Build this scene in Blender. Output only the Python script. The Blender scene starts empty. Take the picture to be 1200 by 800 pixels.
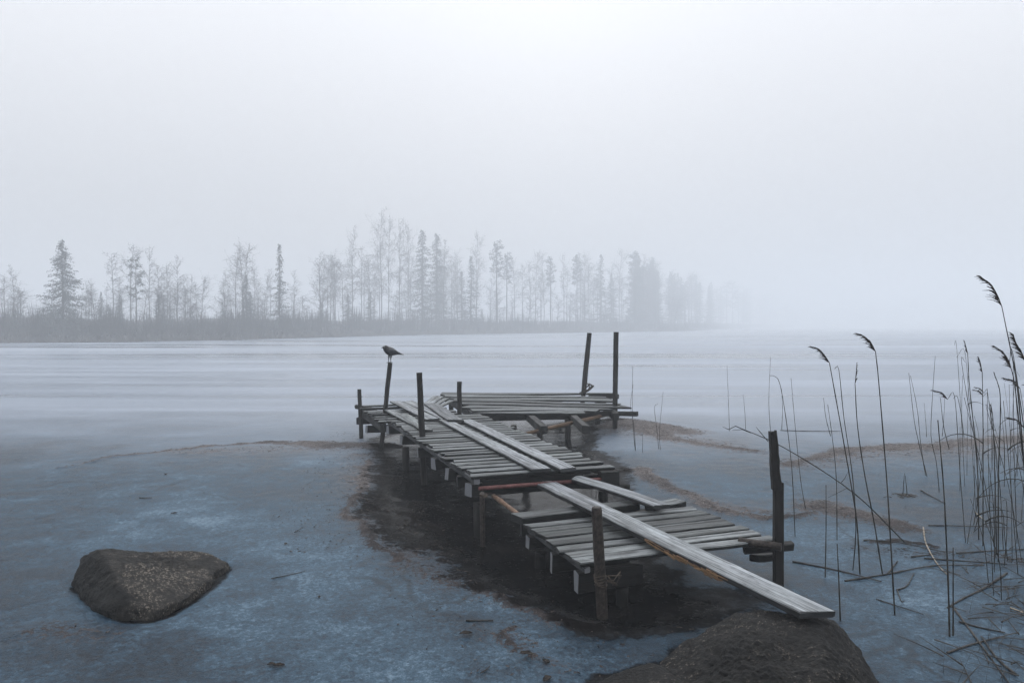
import bpy, bmesh, math, random
import numpy as np
from mathutils import Vector, noise as mnoise

C = bpy.context.scene
COL = C.collection
R = random.Random(7)
NP = np.random.RandomState(11)

# ------------------------------------------------------------------ camera model
H, FPX, HORIZON = 1.7, 867.0, 382.0
PITCH = math.atan((400 - HORIZON) / FPX)
_F = Vector((0, math.cos(PITCH), -math.sin(PITCH)))
_U = Vector((0, math.sin(PITCH), math.cos(PITCH)))
_R = Vector((1, 0, 0))
EYE = Vector((0, 0, H))

def _ray(x, y):
    return _F + _R * ((x - 600) / FPX) - _U * ((y - 400) / FPX)

def P(x, y, z=0.0):
    """place of a measured point that lies at height z"""
    d = _ray(x, y)
    return EYE + d * ((z - H) / d.z)

def Q(x, y, depth):
    """place of a measured point that lies at distance `depth` ahead"""
    d = _ray(x, y)
    return EYE + d * (depth / d.y)

cam = bpy.data.cameras.new('camera')
cam.lens = FPX / 1200 * 36
cam.sensor_width = 36
cam.clip_start, cam.clip_end = 0.05, 6000
co = bpy.data.objects.new('camera', cam)
co.location = EYE
co.rotation_euler = (math.pi / 2 - PITCH, 0, 0)
COL.objects.link(co)
C.camera = co

# ------------------------------------------------------------------ object helpers
def tag(o, label=None, cat=None, group=None, kind=None):
    if label: o['label'] = label
    if cat: o['category'] = cat
    if group: o['group'] = group
    if kind: o['kind'] = kind
    return o

def empty(name, loc, label, cat, group=None):
    o = bpy.data.objects.new(name, None)
    o.empty_display_size = 0.1
    o.location = loc
    COL.objects.link(o)
    return tag(o, label, cat, group)

class MB:
    """collects faces for ONE mesh object; corner colour wd = tint, top, random, end"""
    def __init__(self):
        self.v, self.f, self.uv, self.wd = [], [], [], []
        self.smooth = []
    def face(self, idx, uvs=None, wd=(1, 1, 0, 0), smooth=False):
        self.f.append(tuple(idx))
        self.uv.extend(uvs if uvs else [(0, 0)] * len(idx))
        self.wd.extend([wd] * len(idx))
        self.smooth.append(smooth)
    def mesh(self, name, mat, off=None):
        me = bpy.data.meshes.new(name)
        vs = self.v
        if off is not None:
            vs = [(p[0] - off[0], p[1] - off[1], p[2] - off[2]) for p in vs]
        me.from_pydata(vs, [], self.f)
        uvl = me.uv_layers.new(name='UVMap')
        uvl.data.foreach_set('uv', np.array(self.uv, np.float32).ravel())
        at = me.attributes.new('wd', 'FLOAT_COLOR', 'CORNER')
        at.data.foreach_set('color', np.array(self.wd, np.float32).ravel())
        me.polygons.foreach_set('use_smooth', self.smooth)
        me.materials.append(mat)
        me.update()
        return me
    def build(self, name, mat, parent=None):
        off = parent.location if parent is not None else None
        if off is not None and parent.parent is not None:
            off = parent.parent.location + parent.location
        o = bpy.data.objects.new(name, self.mesh(name, mat, off))
        COL.objects.link(o)
        if parent is not None: o.parent = parent
        return o

def board(mb, p0, p1, width, thick, seg=8, warp=0.004, jag=0.003, skew=0.02, up=Vector((0, 0, 1)), tint=None, w1=None, roll=0.0, bev=None):
    """a sawn board, p0-p1 is the middle of its TOP face"""
    p0, p1 = Vector(p0), Vector(p1)
    ax = (p1 - p0); L = ax.length; ax.normalize()
    side = ax.cross(up).normalized()
    if roll:
        from mathutils import Matrix
        side = Matrix.Rotation(roll, 3, ax) @ side
    nrm = side.cross(ax).normalized()
    b = bev if bev else min(0.006, thick * 0.25)
    tint = tint if tint is not None else R.choice((R.uniform(.75, 1.12), R.uniform(.75, 1.12), R.uniform(.42, .8)))
    rnd = R.random()
    ou, ov = R.uniform(0, 40), R.uniform(0, 40)
    ph, amp = R.uniform(0, 6.28), R.uniform(-warp, warp)
    tw = R.uniform(-1, 1) * warp * 2
    s0, s1 = R.uniform(-skew, skew), R.uniform(-skew, skew)
    base = len(mb.v)
    n = 8
    for i in range(seg + 1):
        t = i / seg
        w = (width if w1 is None else width + (w1 - width) * t) / 2
        c = p0 + ax * (L * t) + nrm * (amp * math.sin(ph + t * 5) + 0)
        wl = w + R.uniform(-jag, jag); wr = w + R.uniform(-jag, jag)
        tz = tw * (t - 0.5)
        sk = (s0 * (1 - t) if t < 0.5 else 0) * (1 if i == 0 else 0) + (s1 if i == seg else 0)
        prof = [(-wl + b, 0), (wr - b, 0), (wr, -b), (wr, -thick + b), (wr - b, -thick), (-wl + b, -thick), (-wl, -thick + b), (-wl, -b)]
        for (a, h) in prof:
            rough = R.uniform(-jag, jag) * 2 if i in (0, seg) else 0
            q = c + side * a + nrm * (h + tz * a / max(w, 1e-4)) + ax * (sk * a / max(w, 1e-4) * 1.0 + rough)
            mb.v.append(tuple(q))
    vv = [0, width, width + b, width + b + thick, width + 2 * b + thick, 2 * width + 2 * b + thick, 2 * width + 3 * b + thick, 2 * width + 3 * b + 2 * thick, 2 * width + 4 * b + 2 * thick]
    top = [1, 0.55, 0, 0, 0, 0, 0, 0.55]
    for i in range(seg):
        u0, u1 = ou + L * i / seg, ou + L * (i + 1) / seg
        for k in range(n):
            k2 = (k + 1) % n
            a, b2 = base + i * n + k, base + i * n + k2
            c2, d2 = base + (i + 1) * n + k2, base + (i + 1) * n + k
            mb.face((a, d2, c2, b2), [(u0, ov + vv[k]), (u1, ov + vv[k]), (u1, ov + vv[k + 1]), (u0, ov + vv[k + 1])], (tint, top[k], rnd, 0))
    for i, flip in ((0, False), (seg, True)):
        idx = [base + i * n + k for k in range(n)]
        uvs = [(ou + 0.3 * R.random(), ov + 0.1 * k) for k in range(n)]
        mb.face(idx if not flip else idx[::-1], uvs, (tint, 0.1, rnd, 0 if flip else 1))

def tube(mb, pts, radii, n=8, cap=True, tint=None, jag=0.0, smooth=True, flat=1.0):
    pts = [Vector(p) for p in pts]
    tint = tint if tint is not None else R.uniform(0.8, 1.15)
    rnd = R.random()
    base = len(mb.v)
    ref = None
    L = 0
    ou, ov = R.uniform(0, 40), R.uniform(0, 40)
    us = []
    for i, p in enumerate(pts):
        if i: L += (p - pts[i - 1]).length
        us.append(ou + L)
        t = (pts[min(i + 1, len(pts) - 1)] - pts[max(i - 1, 0)])
        t = t.normalized() if t.length > 1e-9 else Vector((0, 0, 1))
        if ref is None:
            ref = t.orthogonal().normalized()
        ref = (ref - t * ref.dot(t))
        ref = ref.normalized() if ref.length > 1e-6 else t.orthogonal().normalized()
        bi = t.cross(ref)
        r = radii[i] if hasattr(radii, '__len__') else radii
        for k in range(n):
            a = 2 * math.pi * k / n
            rr = r * (1 + R.uniform(-jag, jag))
            mb.v.append(tuple(p + ref * (math.cos(a) * rr) + bi * (math.sin(a) * rr * flat)))
    for i in range(len(pts) - 1):
        for k in range(n):
            k2 = (k + 1) % n
            a, b = base + i * n + k, base + i * n + k2
            c, d = base + (i + 1) * n + k2, base + (i + 1) * n + k
            r = radii[i] if hasattr(radii, '__len__') else radii
            v0, v1 = ov + k / n * 6.28 * r, ov + (k + 1) / n * 6.28 * r
            mb.face((a, b, c, d), [(us[i], v0), (us[i], v1), (us[i + 1], v1), (us[i + 1], v0)], (tint, 0.6, rnd, 0), smooth)
    if cap:
        mb.face([base + k for k in range(n)][::-1], None, (tint, 0.4, rnd, 1))
        e = base + (len(pts) - 1) * n
        mb.face([e + k for k in range(n)], None, (tint, 0.4, rnd, 1))

# ------------------------------------------------------------------ material helpers
def mat(name):
    m = bpy.data.materials.new(name)
    m.use_nodes = True
    nt = m.node_tree
    return m, nt, nt.nodes['Principled BSDF']

class N:
    def __init__(self, nt): self.nt = nt
    def add(self, typ, **kw):
        n = self.nt.nodes.new(typ)
        for k, v in kw.items(): setattr(n, k, v)
        return n
    def link(self, a, b): self.nt.links.new(a, b)
    def val(self, s, v):
        if hasattr(v, 'is_output') : self.link(v, s)
        else: s.default_value = v
    def math(self, op, a, b=0.0, clamp=False):
        n = self.add('ShaderNodeMath', operation=op, use_clamp=clamp)
        self.val(n.inputs[0], a); self.val(n.inputs[1], b)
        return n.outputs[0]
    def mix(self, f, a, b):
        n = self.add('ShaderNodeMix', data_type='RGBA')
        self.val(n.inputs[0], f)
        for s, v in ((n.inputs[6], a), (n.inputs[7], b)):
            if hasattr(v, 'is_output'): self.link(v, s)
            else: s.default_value = (*v, 1) if len(v) == 3 else v
        return n.outputs[2]
    def mul(self, a, b, f=1.0):
        n = self.add('ShaderNodeMix', data_type='RGBA', blend_type='MULTIPLY')
        self.val(n.inputs[0], f)
        for s, v in ((n.inputs[6], a), (n.inputs[7], b)):
            if hasattr(v, 'is_output'): self.link(v, s)
            else: s.default_value = (*v, 1) if len(v) == 3 else v
        return n.outputs[2]
    def noise(self, vec, scale, detail=4, rough=0.55, dist=0.0):
        n = self.add('ShaderNodeTexNoise')
        n.inputs['Scale'].default_value = scale
        n.inputs['Detail'].default_value = detail
        n.inputs['Roughness'].default_value = rough
        n.inputs['Distortion'].default_value = dist
        if vec is not None: self.link(vec, n.inputs['Vector'])
        return n.outputs['Fac']
    def voro(self, vec, scale, out='Distance', feature='F1', rnd=1.0):
        n = self.add('ShaderNodeTexVoronoi', feature=feature)
        n.inputs['Scale'].default_value = scale
        n.inputs['Randomness'].default_value = rnd
        if vec is not None: self.link(vec, n.inputs['Vector'])
        return n.outputs[out]
    def mapping(self, vec, scale=(1, 1, 1), loc=(0, 0, 0), rot=(0, 0, 0)):
        n = self.add('ShaderNodeMapping')
        n.inputs['Scale'].default_value = scale
        n.inputs['Location'].default_value = loc
        n.inputs['Rotation'].default_value = rot
        self.link(vec, n.inputs['Vector'])
        return n.outputs[0]
    def ramp(self, f, stops, interp='LINEAR'):
        n = self.add('ShaderNodeValToRGB')
        cr = n.color_ramp; cr.interpolation = interp
        while len(cr.elements) < len(stops): cr.elements.new(0.5)
        for e, (p, c) in zip(cr.elements, stops):
            e.position = p
            e.color = (c, c, c, 1) if not hasattr(c, '__len__') else (*c, 1)
        self.link(f, n.inputs[0])
        return n.outputs[0]
    def smooth(self, f, a, b, lo=0.0, hi=1.0):
        n = self.add('ShaderNodeMapRange', interpolation_type='SMOOTHSTEP')
        self.val(n.inputs[0], f)
        n.inputs[1].default_value = a; n.inputs[2].default_value = b
        n.inputs[3].default_value = lo; n.inputs[4].default_value = hi
        return n.outputs[0]
    def attr(self, name):
        return self.add('ShaderNodeAttribute', attribute_name=name)
    def bump(self, h, strength, dist, prev=None):
        n = self.add('ShaderNodeBump')
        n.inputs['Strength'].default_value = strength
        n.inputs['Distance'].default_value = dist
        self.link(h, n.inputs['Height'])
        if prev is not None: self.link(prev, n.inputs['Normal'])
        return n.outputs[0]

def wood_mat(name, dark, light, side_mul=0.4, algae=(0.16, 0.19, 0.13), algae_amt=0.35, rough=0.8, contrast=1.0, ends=None):
    m, nt, bs = mat(name)
    g = N(nt)
    uv = g.add('ShaderNodeTexCoord').outputs['UV']
    wd = g.attr('wd')
    sep = g.add('ShaderNodeSeparateColor'); g.link(wd.outputs['Color'], sep.inputs[0])
    tint, top, rnd = sep.outputs[0], sep.outputs[1], sep.outputs[2]
    fine = g.noise(g.mapping(uv, (3.0, 110, 1)), 1.0, 6, 0.65, 0.2)
    mid = g.noise(g.mapping(uv, (1.2, 26, 1)), 1.0, 5, 0.6, 0.6)
    blot = g.noise(g.mapping(uv, (2.2, 9, 1)), 1.0, 5, 0.6, 0.3)
    big = g.noise(g.mapping(uv, (1.0, 3, 1), (7, 3, 0)), 1.0, 3, 0.5)
    v = g.math('ADD', g.math('MULTIPLY', fine, 0.36), g.math('MULTIPLY', mid, 0.36))
    v = g.math('ADD', v, g.math('MULTIPLY', blot, 0.28))
    col = g.mix(g.smooth(v, 0.5 - 0.16 * contrast, 0.5 + 0.15 * contrast), dark, light)
    # open cracks along the grain, knots
    crack = g.noise(g.mapping(uv, (0.9, 75, 1), (3, 11, 0)), 1.0, 3, 0.5, 0.4)
    col = g.mul(col, g.ramp(crack, [(0.33, 0.12), (0.42, 1.0)]))
    knot = g.voro(g.mapping(uv, (2.4, 9, 1)), 1.0)
    col = g.mul(col, g.ramp(knot, [(0.045, 0.25), (0.11, 1.0)]))
    dirt = g.noise(g.mapping(uv, (9, 30, 1), (1, 5, 0)), 1.0, 4, 0.7)
    col = g.mul(col, g.ramp(dirt, [(0.34, 0.45), (0.5, 1.0)]), 0.8)
    alg = g.math('MULTIPLY', g.smooth(big, 0.42, 0.68), algae_amt)
    col = g.mix(alg, col, g.mul(col, tuple(2.6 * a for a in algae)))
    cm = g.add('ShaderNodeCombineColor')
    for i in range(3): g.link(tint, cm.inputs[i])
    col = g.mul(col, cm.outputs[0])
    # the silvered top, with shade on sides and underside painted into the board colour
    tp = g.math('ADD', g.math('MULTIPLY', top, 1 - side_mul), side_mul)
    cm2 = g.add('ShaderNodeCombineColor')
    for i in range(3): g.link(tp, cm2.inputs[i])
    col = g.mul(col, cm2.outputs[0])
    if ends: col = g.mix(wd.outputs['Alpha'], col, g.mix(blot, ends, tuple(.6 * e for e in ends)))
    g.link(col, bs.inputs['Base Color'])
    g.link(g.smooth(blot, 0.3, 0.7, rough - 0.22, min(1, rough + 0.1)), bs.inputs['Roughness'])
    bs.inputs['Specular IOR Level'].default_value = 0.3
    hgt = g.math('ADD', g.math('MULTIPLY', fine, 0.6), g.math('MULTIPLY', g.ramp(crack, [(0.30, 0.0), (0.40, 1.0)]), 0.8))
    g.link(g.bump(hgt, 0.7, 0.004), bs.inputs['Normal'])
    return m

M = {}
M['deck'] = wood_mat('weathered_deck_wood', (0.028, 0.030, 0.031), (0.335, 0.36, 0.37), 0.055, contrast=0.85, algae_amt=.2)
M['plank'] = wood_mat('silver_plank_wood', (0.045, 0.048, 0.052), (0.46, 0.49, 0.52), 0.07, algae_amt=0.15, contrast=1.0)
M['beam'] = wood_mat('damp_beam_wood', (0.008, 0.008, 0.0078), (0.034, 0.034, 0.033), 0.6, algae_amt=0.1)
M['bearer'] = wood_mat('pale_ended_bearer_wood', (0.012, 0.012, 0.012), (0.06, 0.06, 0.06), 0.5, algae_amt=0.1, ends=(0.20, 0.21, 0.23))
M['pile'] = wood_mat('wet_shaded_pile_wood', (0.003, 0.003, 0.003), (0.010, 0.0095, 0.009), 1.0, algae_amt=0.2)  # wet wood, taken near black to carry the shade under the deck
M['rail'] = wood_mat('pale_rail_wood', (0.05, 0.052, 0.055), (0.22, 0.23, 0.245), 0.35, algae_amt=0.1, ends=(0.3, 0.31, 0.33))
M['post'] = wood_mat('dark_post_wood', (0.006, 0.0058, 0.0055), (0.022, 0.020, 0.0185), 1.0, algae_amt=0.2)
M['pole'] = wood_mat('brown_pole_wood', (0.05, 0.03, 0.018), (0.17, 0.105, 0.06), 1.0, algae_amt=0.1)
M['raw'] = wood_mat('split_raw_wood', (0.10, 0.055, 0.028), (0.36, 0.215, 0.11), 1.0, algae_amt=0.0)

def rust_mat(name, a, b, c):
    m, nt, bs = mat(name); g = N(nt)
    oc = g.add('ShaderNodeTexCoord').outputs['Object']
    n1 = g.noise(oc, 22, 6, 0.7); n2 = g.noise(oc, 90, 4, 0.6)
    col = g.mix(g.smooth(n1, 0.35, 0.6), a, b)
    col = g.mix(g.smooth(n2, 0.5, 0.68), col, c)
    g.link(col, bs.inputs['Base Color'])
    g.link(g.smooth(n1, 0.3, 0.7, 0.9, 0.5), bs.inputs['Roughness'])
    bs.inputs['Metallic'].default_value = 0.15
    g.link(g.bump(n2, 0.5, 0.003), bs.inputs['Normal'])
    return m
M['rust'] = rust_mat('rusty_iron', (0.010, 0.008, 0.007), (0.024, 0.017, 0.013), (0.05, 0.036, 0.027))
M['pipe'] = rust_mat('orange_rusted_pipe', (0.09, 0.05, 0.03), (0.17, 0.10, 0.062), (0.22, 0.18, 0.15))
M['redpipe'] = rust_mat('faded_red_paint', (0.10, 0.038, 0.036), (0.17, 0.065, 0.062), (0.10, 0.06, 0.05))
M['wire'] = rust_mat('rusty_wire', (0.03, 0.022, 0.017), (0.085, 0.062, 0.042), (0.03, 0.022, 0.02))

def plain_mat(name, a, b, scale=30, rough=0.85, spec=0.2):
    m, nt, bs = mat(name); g = N(nt)
    oc = g.add('ShaderNodeTexCoord').outputs['Object']
    n1 = g.noise(oc, scale, 5, 0.6)
    g.link(g.mix(g.smooth(n1, 0.35, 0.65), a, b), bs.inputs['Base Color'])
    bs.inputs['Roughness'].default_value = rough
    bs.inputs['Specular IOR Level'].default_value = spec
    return m
M['rope'] = plain_mat('old_rope', (0.02, 0.018, 0.016), (0.06, 0.05, 0.042), 120)
M['reed'] = plain_mat('dry_reed_stem', (0.012, 0.0125, 0.012), (0.042, 0.038, 0.032), 9)
M['palereed'] = plain_mat('bleached_reed', (0.16, 0.14, 0.11), (0.34, 0.30, 0.25), 14)
M['wetreed'] = plain_mat('sodden_reed', (0.018, 0.018, 0.018), (0.055, 0.05, 0.045), 14, 0.6)
M['plume'] = plain_mat('reed_seed_head', (0.016, 0.012, 0.011), (0.05, 0.038, 0.034), 60, 0.95, 0.1)
M['leaf'] = plain_mat('dead_leaf', (0.008, 0.007, 0.0065), (0.028, 0.022, 0.018), 40, 0.7)
M['litter'] = plain_mat('reed_litter', (0.015, 0.013, 0.012), (0.12, 0.10, 0.088), 40, 0.9)
M['feather'] = plain_mat('black_feathers', (0.006, 0.006, 0.008), (0.014, 0.015, 0.02), 40, 0.42, 0.5)
M['wing'] = plain_mat('glossy_wing_feathers', (0.010, 0.011, 0.015), (0.035, 0.04, 0.05), 25, 0.35, 0.6)
M['beak'] = plain_mat('horn_beak', (0.01, 0.01, 0.01), (0.02, 0.02, 0.02), 20, 0.4, 0.4)
M['eye'] = plain_mat('pale_eye', (0.30, 0.32, 0.34), (0.4, 0.42, 0.44), 20, 0.2, 0.6)
M['bark'] = plain_mat('tree_bark', (0.018, 0.017, 0.016), (0.05, 0.046, 0.042), 3)
M['birch'] = plain_mat('grey_birch_bark', (0.03, 0.03, 0.03), (0.10, 0.10, 0.098), 3)
M['twig'] = plain_mat('bare_twigs', (0.03, 0.027, 0.025), (0.06, 0.054, 0.05), 2)
M['needle'] = plain_mat('spruce_needles', (0.014, 0.022, 0.018), (0.04, 0.055, 0.044), 2)
M['pineneedle'] = plain_mat('pine_needles', (0.02, 0.03, 0.024), (0.05, 0.066, 0.052), 2)
M['shrub'] = plain_mat('bare_shrubs', (0.012, 0.012, 0.0115), (0.04, 0.037, 0.033), 0.6)
M['sedge'] = plain_mat('dry_shore_reeds', (0.03, 0.027, 0.024), (0.085, 0.074, 0.065), 0.5)

# ------------------------------------------------------------------ lake sheet
def px_line(pts, z=0.0):
    return [(*P(p[0], p[1], z).xy, *(p[2:])) for p in pts]

def seg_field(X, Y, line):
    """strip mask: 1 in the middle of the line, soft to its own width (metres)"""
    best = np.zeros_like(X)
    for (x0, y0, w0), (x1, y1, w1) in zip(line[:-1], line[1:]):
        dx, dy = x1 - x0, y1 - y0
        t = np.clip(((X - x0) * dx + (Y - y0) * dy) / (dx * dx + dy * dy + 1e-9), 0, 1)
        d = np.hypot(X - x0 - t * dx, Y - y0 - t * dy)
        w = w0 + (w1 - w0) * t
        best = np.maximum(best, np.exp(-(d / w) ** 2))
    return best

def poly_sdf(X, Y, poly):
    """signed distance in metres, negative inside"""
    inside = np.zeros(X.shape, bool)
    best = np.full(X.shape, 1e9)
    n = len(poly)
    for i in range(n):
        x0, y0 = poly[i]; x1, y1 = poly[(i + 1) % n]
        c = ((y0 > Y) != (y1 > Y)) & (X < (x1 - x0) * (Y - y0) / (y1 - y0 + 1e-12) + x0)
        inside ^= c
        dx, dy = x1 - x0, y1 - y0
        t = np.clip(((X - x0) * dx + (Y - y0) * dy) / (dx * dx + dy * dy + 1e-9), 0, 1)
        best = np.minimum(best, np.hypot(X - x0 - t * dx, Y - y0 - t * dy))
    return np.where(inside, -best, best)

MUD = [px_line(l) for l in (
    # outer left ridge widening into the patch at the walkway
    [(60, 552, .012), (130, 536, .025), (200, 528, .045), (270, 521, .07), (330, 519, .13)],
    [(330, 520, .2), (375, 522, .36), (415, 524, .34), (450, 521, .25)],
    # broken left edge of the thaw hole
    [(428, 540, .07), (429, 565, .07), (422, 580, .05), (404, 598, .06), (420, 614, .05)],
    [(431, 590, .035), (452, 596, .04), (478, 603, .045), (500, 617, .05), (520, 622, .03)],
    [(420, 614, .05), (445, 640, .06), (470, 655, .05)],
    [(560, 680, .03), (572, 694, .06), (600, 711, .07), (640, 721, .07), (690, 727, .06)],
    [(603, 742, .03), (594, 756, .025), (597, 767, .025), (622, 776, .02)],
    # right of the platform
    [(690, 503, .22), (725, 501, .42), (755, 504, .42), (785, 515, .24), (840, 524, .2), (888, 529, .12)],
    [(752, 549, .10), (764, 562, .16), (785, 573, .15), (815, 587, .12), (860, 602, .10), (905, 608, .10), (955, 604, .06)],
    [(700, 545, .05), (725, 552, .07), (752, 549, .08)],
    [(925, 546, .12), (960, 537, .2), (1005, 527, .3), (1090, 524, .32), (1150, 518, .42), (1260, 512, .6)],
    [(1010, 632, .05), (1050, 636, .08), (1100, 646, .05)],
    [(720, 497, .5), (790, 506, .5)],
    [(960, 595, .3), (1010, 606, .25), (1060, 620, .2)],
)]
WET_AND_SHADE = [tuple(P(*p).xy) for p in (
    (432, 512), (436, 545), (433, 572), (415, 597), (440, 625), (475, 640), (520, 665), (560, 690), (610, 712), (665, 735),
    (740, 752), (830, 740), (900, 716), (905, 700), (850, 690), (800, 680), (770, 650), (745, 610), (735, 575), (745, 550), (700, 525),  # the run before the boulder also colours in shade of plank and platform
    (700, 500), (735, 497), (720, 486), (640, 478), (540, 484), (470, 500))]
ROCKWET1 = [tuple(P(*p).xy) for p in ((78, 688), (100, 714), (140, 731), (182, 730), (225, 711), (254, 688), (280, 664), (264, 655), (180, 660), (92, 674))]
ROCKWET2 = [tuple(P(*p).xy) for p in ((690, 790), (760, 770), (830, 745), (900, 735), (975, 745), (1015, 790), (1050, 850), (1000, 1000), (780, 1000), (660, 830))]

def axis(lo, hi, step, far, grow=1.16):
    a = list(np.arange(lo, hi + 1e-6, step))
    s, x = step, a[-1]
    while x < far:
        s *= grow; x += s; a.append(min(x, far))
    s, x = step, a[0]
    pre = []
    while x > -far:
        s *= grow; x -= s; pre.append(max(x, -far))
    return np.array(pre[::-1] + a)

xs = axis(-5.5, 6.5, 0.04, 900.0)
ys = axis(2.6, 15.0, 0.04, 900.0)
X, Y = np.meshgrid(xs, ys)
nearm = (np.abs(X) < 9) & (Y > 1) & (Y < 20)
Xn, Yn = X[nearm], Y[nearm]
# natural wobble of the outlines
wob = np.array([mnoise.noise_vector(Vector((x * 2.2, y * 2.2, 0))) for x, y in zip(Xn, Yn)])
wob2 = np.array([mnoise.noise_vector(Vector((x * 7, y * 7, 3))) for x, y in zip(Xn, Yn)])
Xw = Xn + wob[:, 0] * 0.10 + wob2[:, 0] * 0.035
Yw = Yn + wob[:, 1] * 0.14 + wob2[:, 1] * 0.05
mud_n = np.zeros_like(Xn)
for l in MUD: mud_n = np.maximum(mud_n, seg_field(Xw, Yw, l))
# thin, patchy litter strewn round the lines
for l, k in (([(425, 600, .25), (445, 630, .25), (490, 655, .3), (560, 690, .22), (640, 722, .16)], .52), ([(430, 535, .5), (433, 570, .35), (425, 600, .3)], .5), ([(470, 590, .25), (510, 640, .3)], .5),
             ([(740, 548, .2), (765, 563, .25), (830, 590, .2), (950, 607, .18)], .5), ([(690, 500, .6), (780, 512, .7), (890, 530, .5)], .5), ([(560, 740, .12), (610, 762, .12), (660, 790, .1)], .45),
             ([(930, 545, .5), (1010, 532, .7), (1260, 520, .9)], .5), ([(1000, 640, .2), (1110, 655, .25), (1200, 660, .3)], .46), ([(200, 530, .3), (420, 524, .6)], .48), ([(30, 745, .2), (120, 740, .18)], .42)):
    mud_n = np.maximum(mud_n, k * seg_field(Xw, Yw, px_line(l)))
wet_n = poly_sdf(Xw, Yw, WET_AND_SHADE)
rw = np.minimum(poly_sdf(Xw, Yw, ROCKWET1), poly_sdf(Xw, Yw, ROCKWET2))
mud = np.zeros_like(X); mud[nearm] = mud_n
wet = np.zeros_like(X)  # thaw water, and the jetty shade coloured in with it
wsm = np.clip(0.5 - wet_n / 0.75, 0, 1)
wsm = wsm * wsm * (3 - 2 * wsm)
rw = np.minimum(poly_sdf(Xn + wob2[:, 0] * .02, Yn + wob2[:, 1] * .02, ROCKWET1), rw * 0 + poly_sdf(Xw, Yw, ROCKWET2))
rsm = np.clip(0.35 - rw / 0.10, 0, 1)
wet[nearm] = np.maximum(wsm, rsm * 0.9)
speck = np.zeros_like(X)
spk = np.exp(-np.maximum(0, wet_n) / 0.7) * (wet_n > -0.3)
speck[nearm] = spk
frost_tone = np.zeros_like(X)
fr = np.zeros_like(Xn)
for l, k in (([(345, 546, .25), (372, 541, .4), (400, 543, .25)], 1.0), ([(240, 590, .7), (330, 650, .5), (400, 690, .4)], .55), ([(300, 745, .3), (430, 740, .3)], .5),
             ([(560, 700, .12), (640, 770, .12)], .6), ([(160, 560, .8), (300, 560, .8)], .35), ([(820, 560, .4), (870, 580, .3)], .4), ([(1060, 700, .2), (1090, 690, .2)], .4), ([(60, 760, .3), (170, 770, .3)], -.6), ([(0, 700, .4), (40, 650, .5)], -.4)):  # positive strips lighten the ice, negative ones darken the lower left
    f = k * seg_field(Xw, Yw, px_line(l))
    fr = np.where(np.abs(f) > np.abs(fr), f, fr)
frost_tone[nearm] = np.round(fr, 4)
Z = mud * 0.022 - wet * 0.02
bank = seg_field(X, Y, px_line([(670, 498, .5), (725, 497, .8), (770, 505, .5)]))
Z = Z + bank * 0.075
Zn = np.zeros_like(X)
fade = np.clip((18 - Yn) / 6, 0, 1) * np.clip((8.5 - np.abs(Xn)) / 2, 0, 1) * np.clip((Yn - 1.2) / 1, 0, 1)
Zn[nearm] = (wob2[:, 2] * 0.004 + wob[:, 2] * 0.004 + mud_n * wob2[:, 2] * 0.02) * fade
Z = np.round(Z + Zn, 5); mud = np.round(mud, 4); speck = np.round(speck, 4)
ny, nx = X.shape
me = bpy.data.meshes.new('lake_ice')
me.vertices.add(nx * ny)
me.vertices.foreach_set('co', np.stack([X.ravel(), Y.ravel(), Z.ravel()], 1).astype(np.float32).ravel())
ii = (np.arange(ny - 1)[:, None] * nx + np.arange(nx - 1)[None, :]).ravel()
quads = np.stack([ii, ii + 1, ii + nx + 1, ii + nx], 1).astype(np.int32)
me.loops.add(quads.size)
me.loops.foreach_set('vertex_index', quads.ravel())
me.polygons.add(len(quads))
me.polygons.foreach_set('loop_start', np.arange(0, quads.size, 4, dtype=np.int32))
me.polygons.foreach_set('use_smooth', np.ones(len(quads), bool))
for nm, arr in (('mud', mud), ('wet', wet), ('speck', speck), ('frost_tone', frost_tone)):
    a = me.attributes.new(nm, 'FLOAT', 'POINT')
    a.data.foreach_set('value', arr.ravel().astype(np.float32))
me.update(calc_edges=True)
me.validate()

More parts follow.
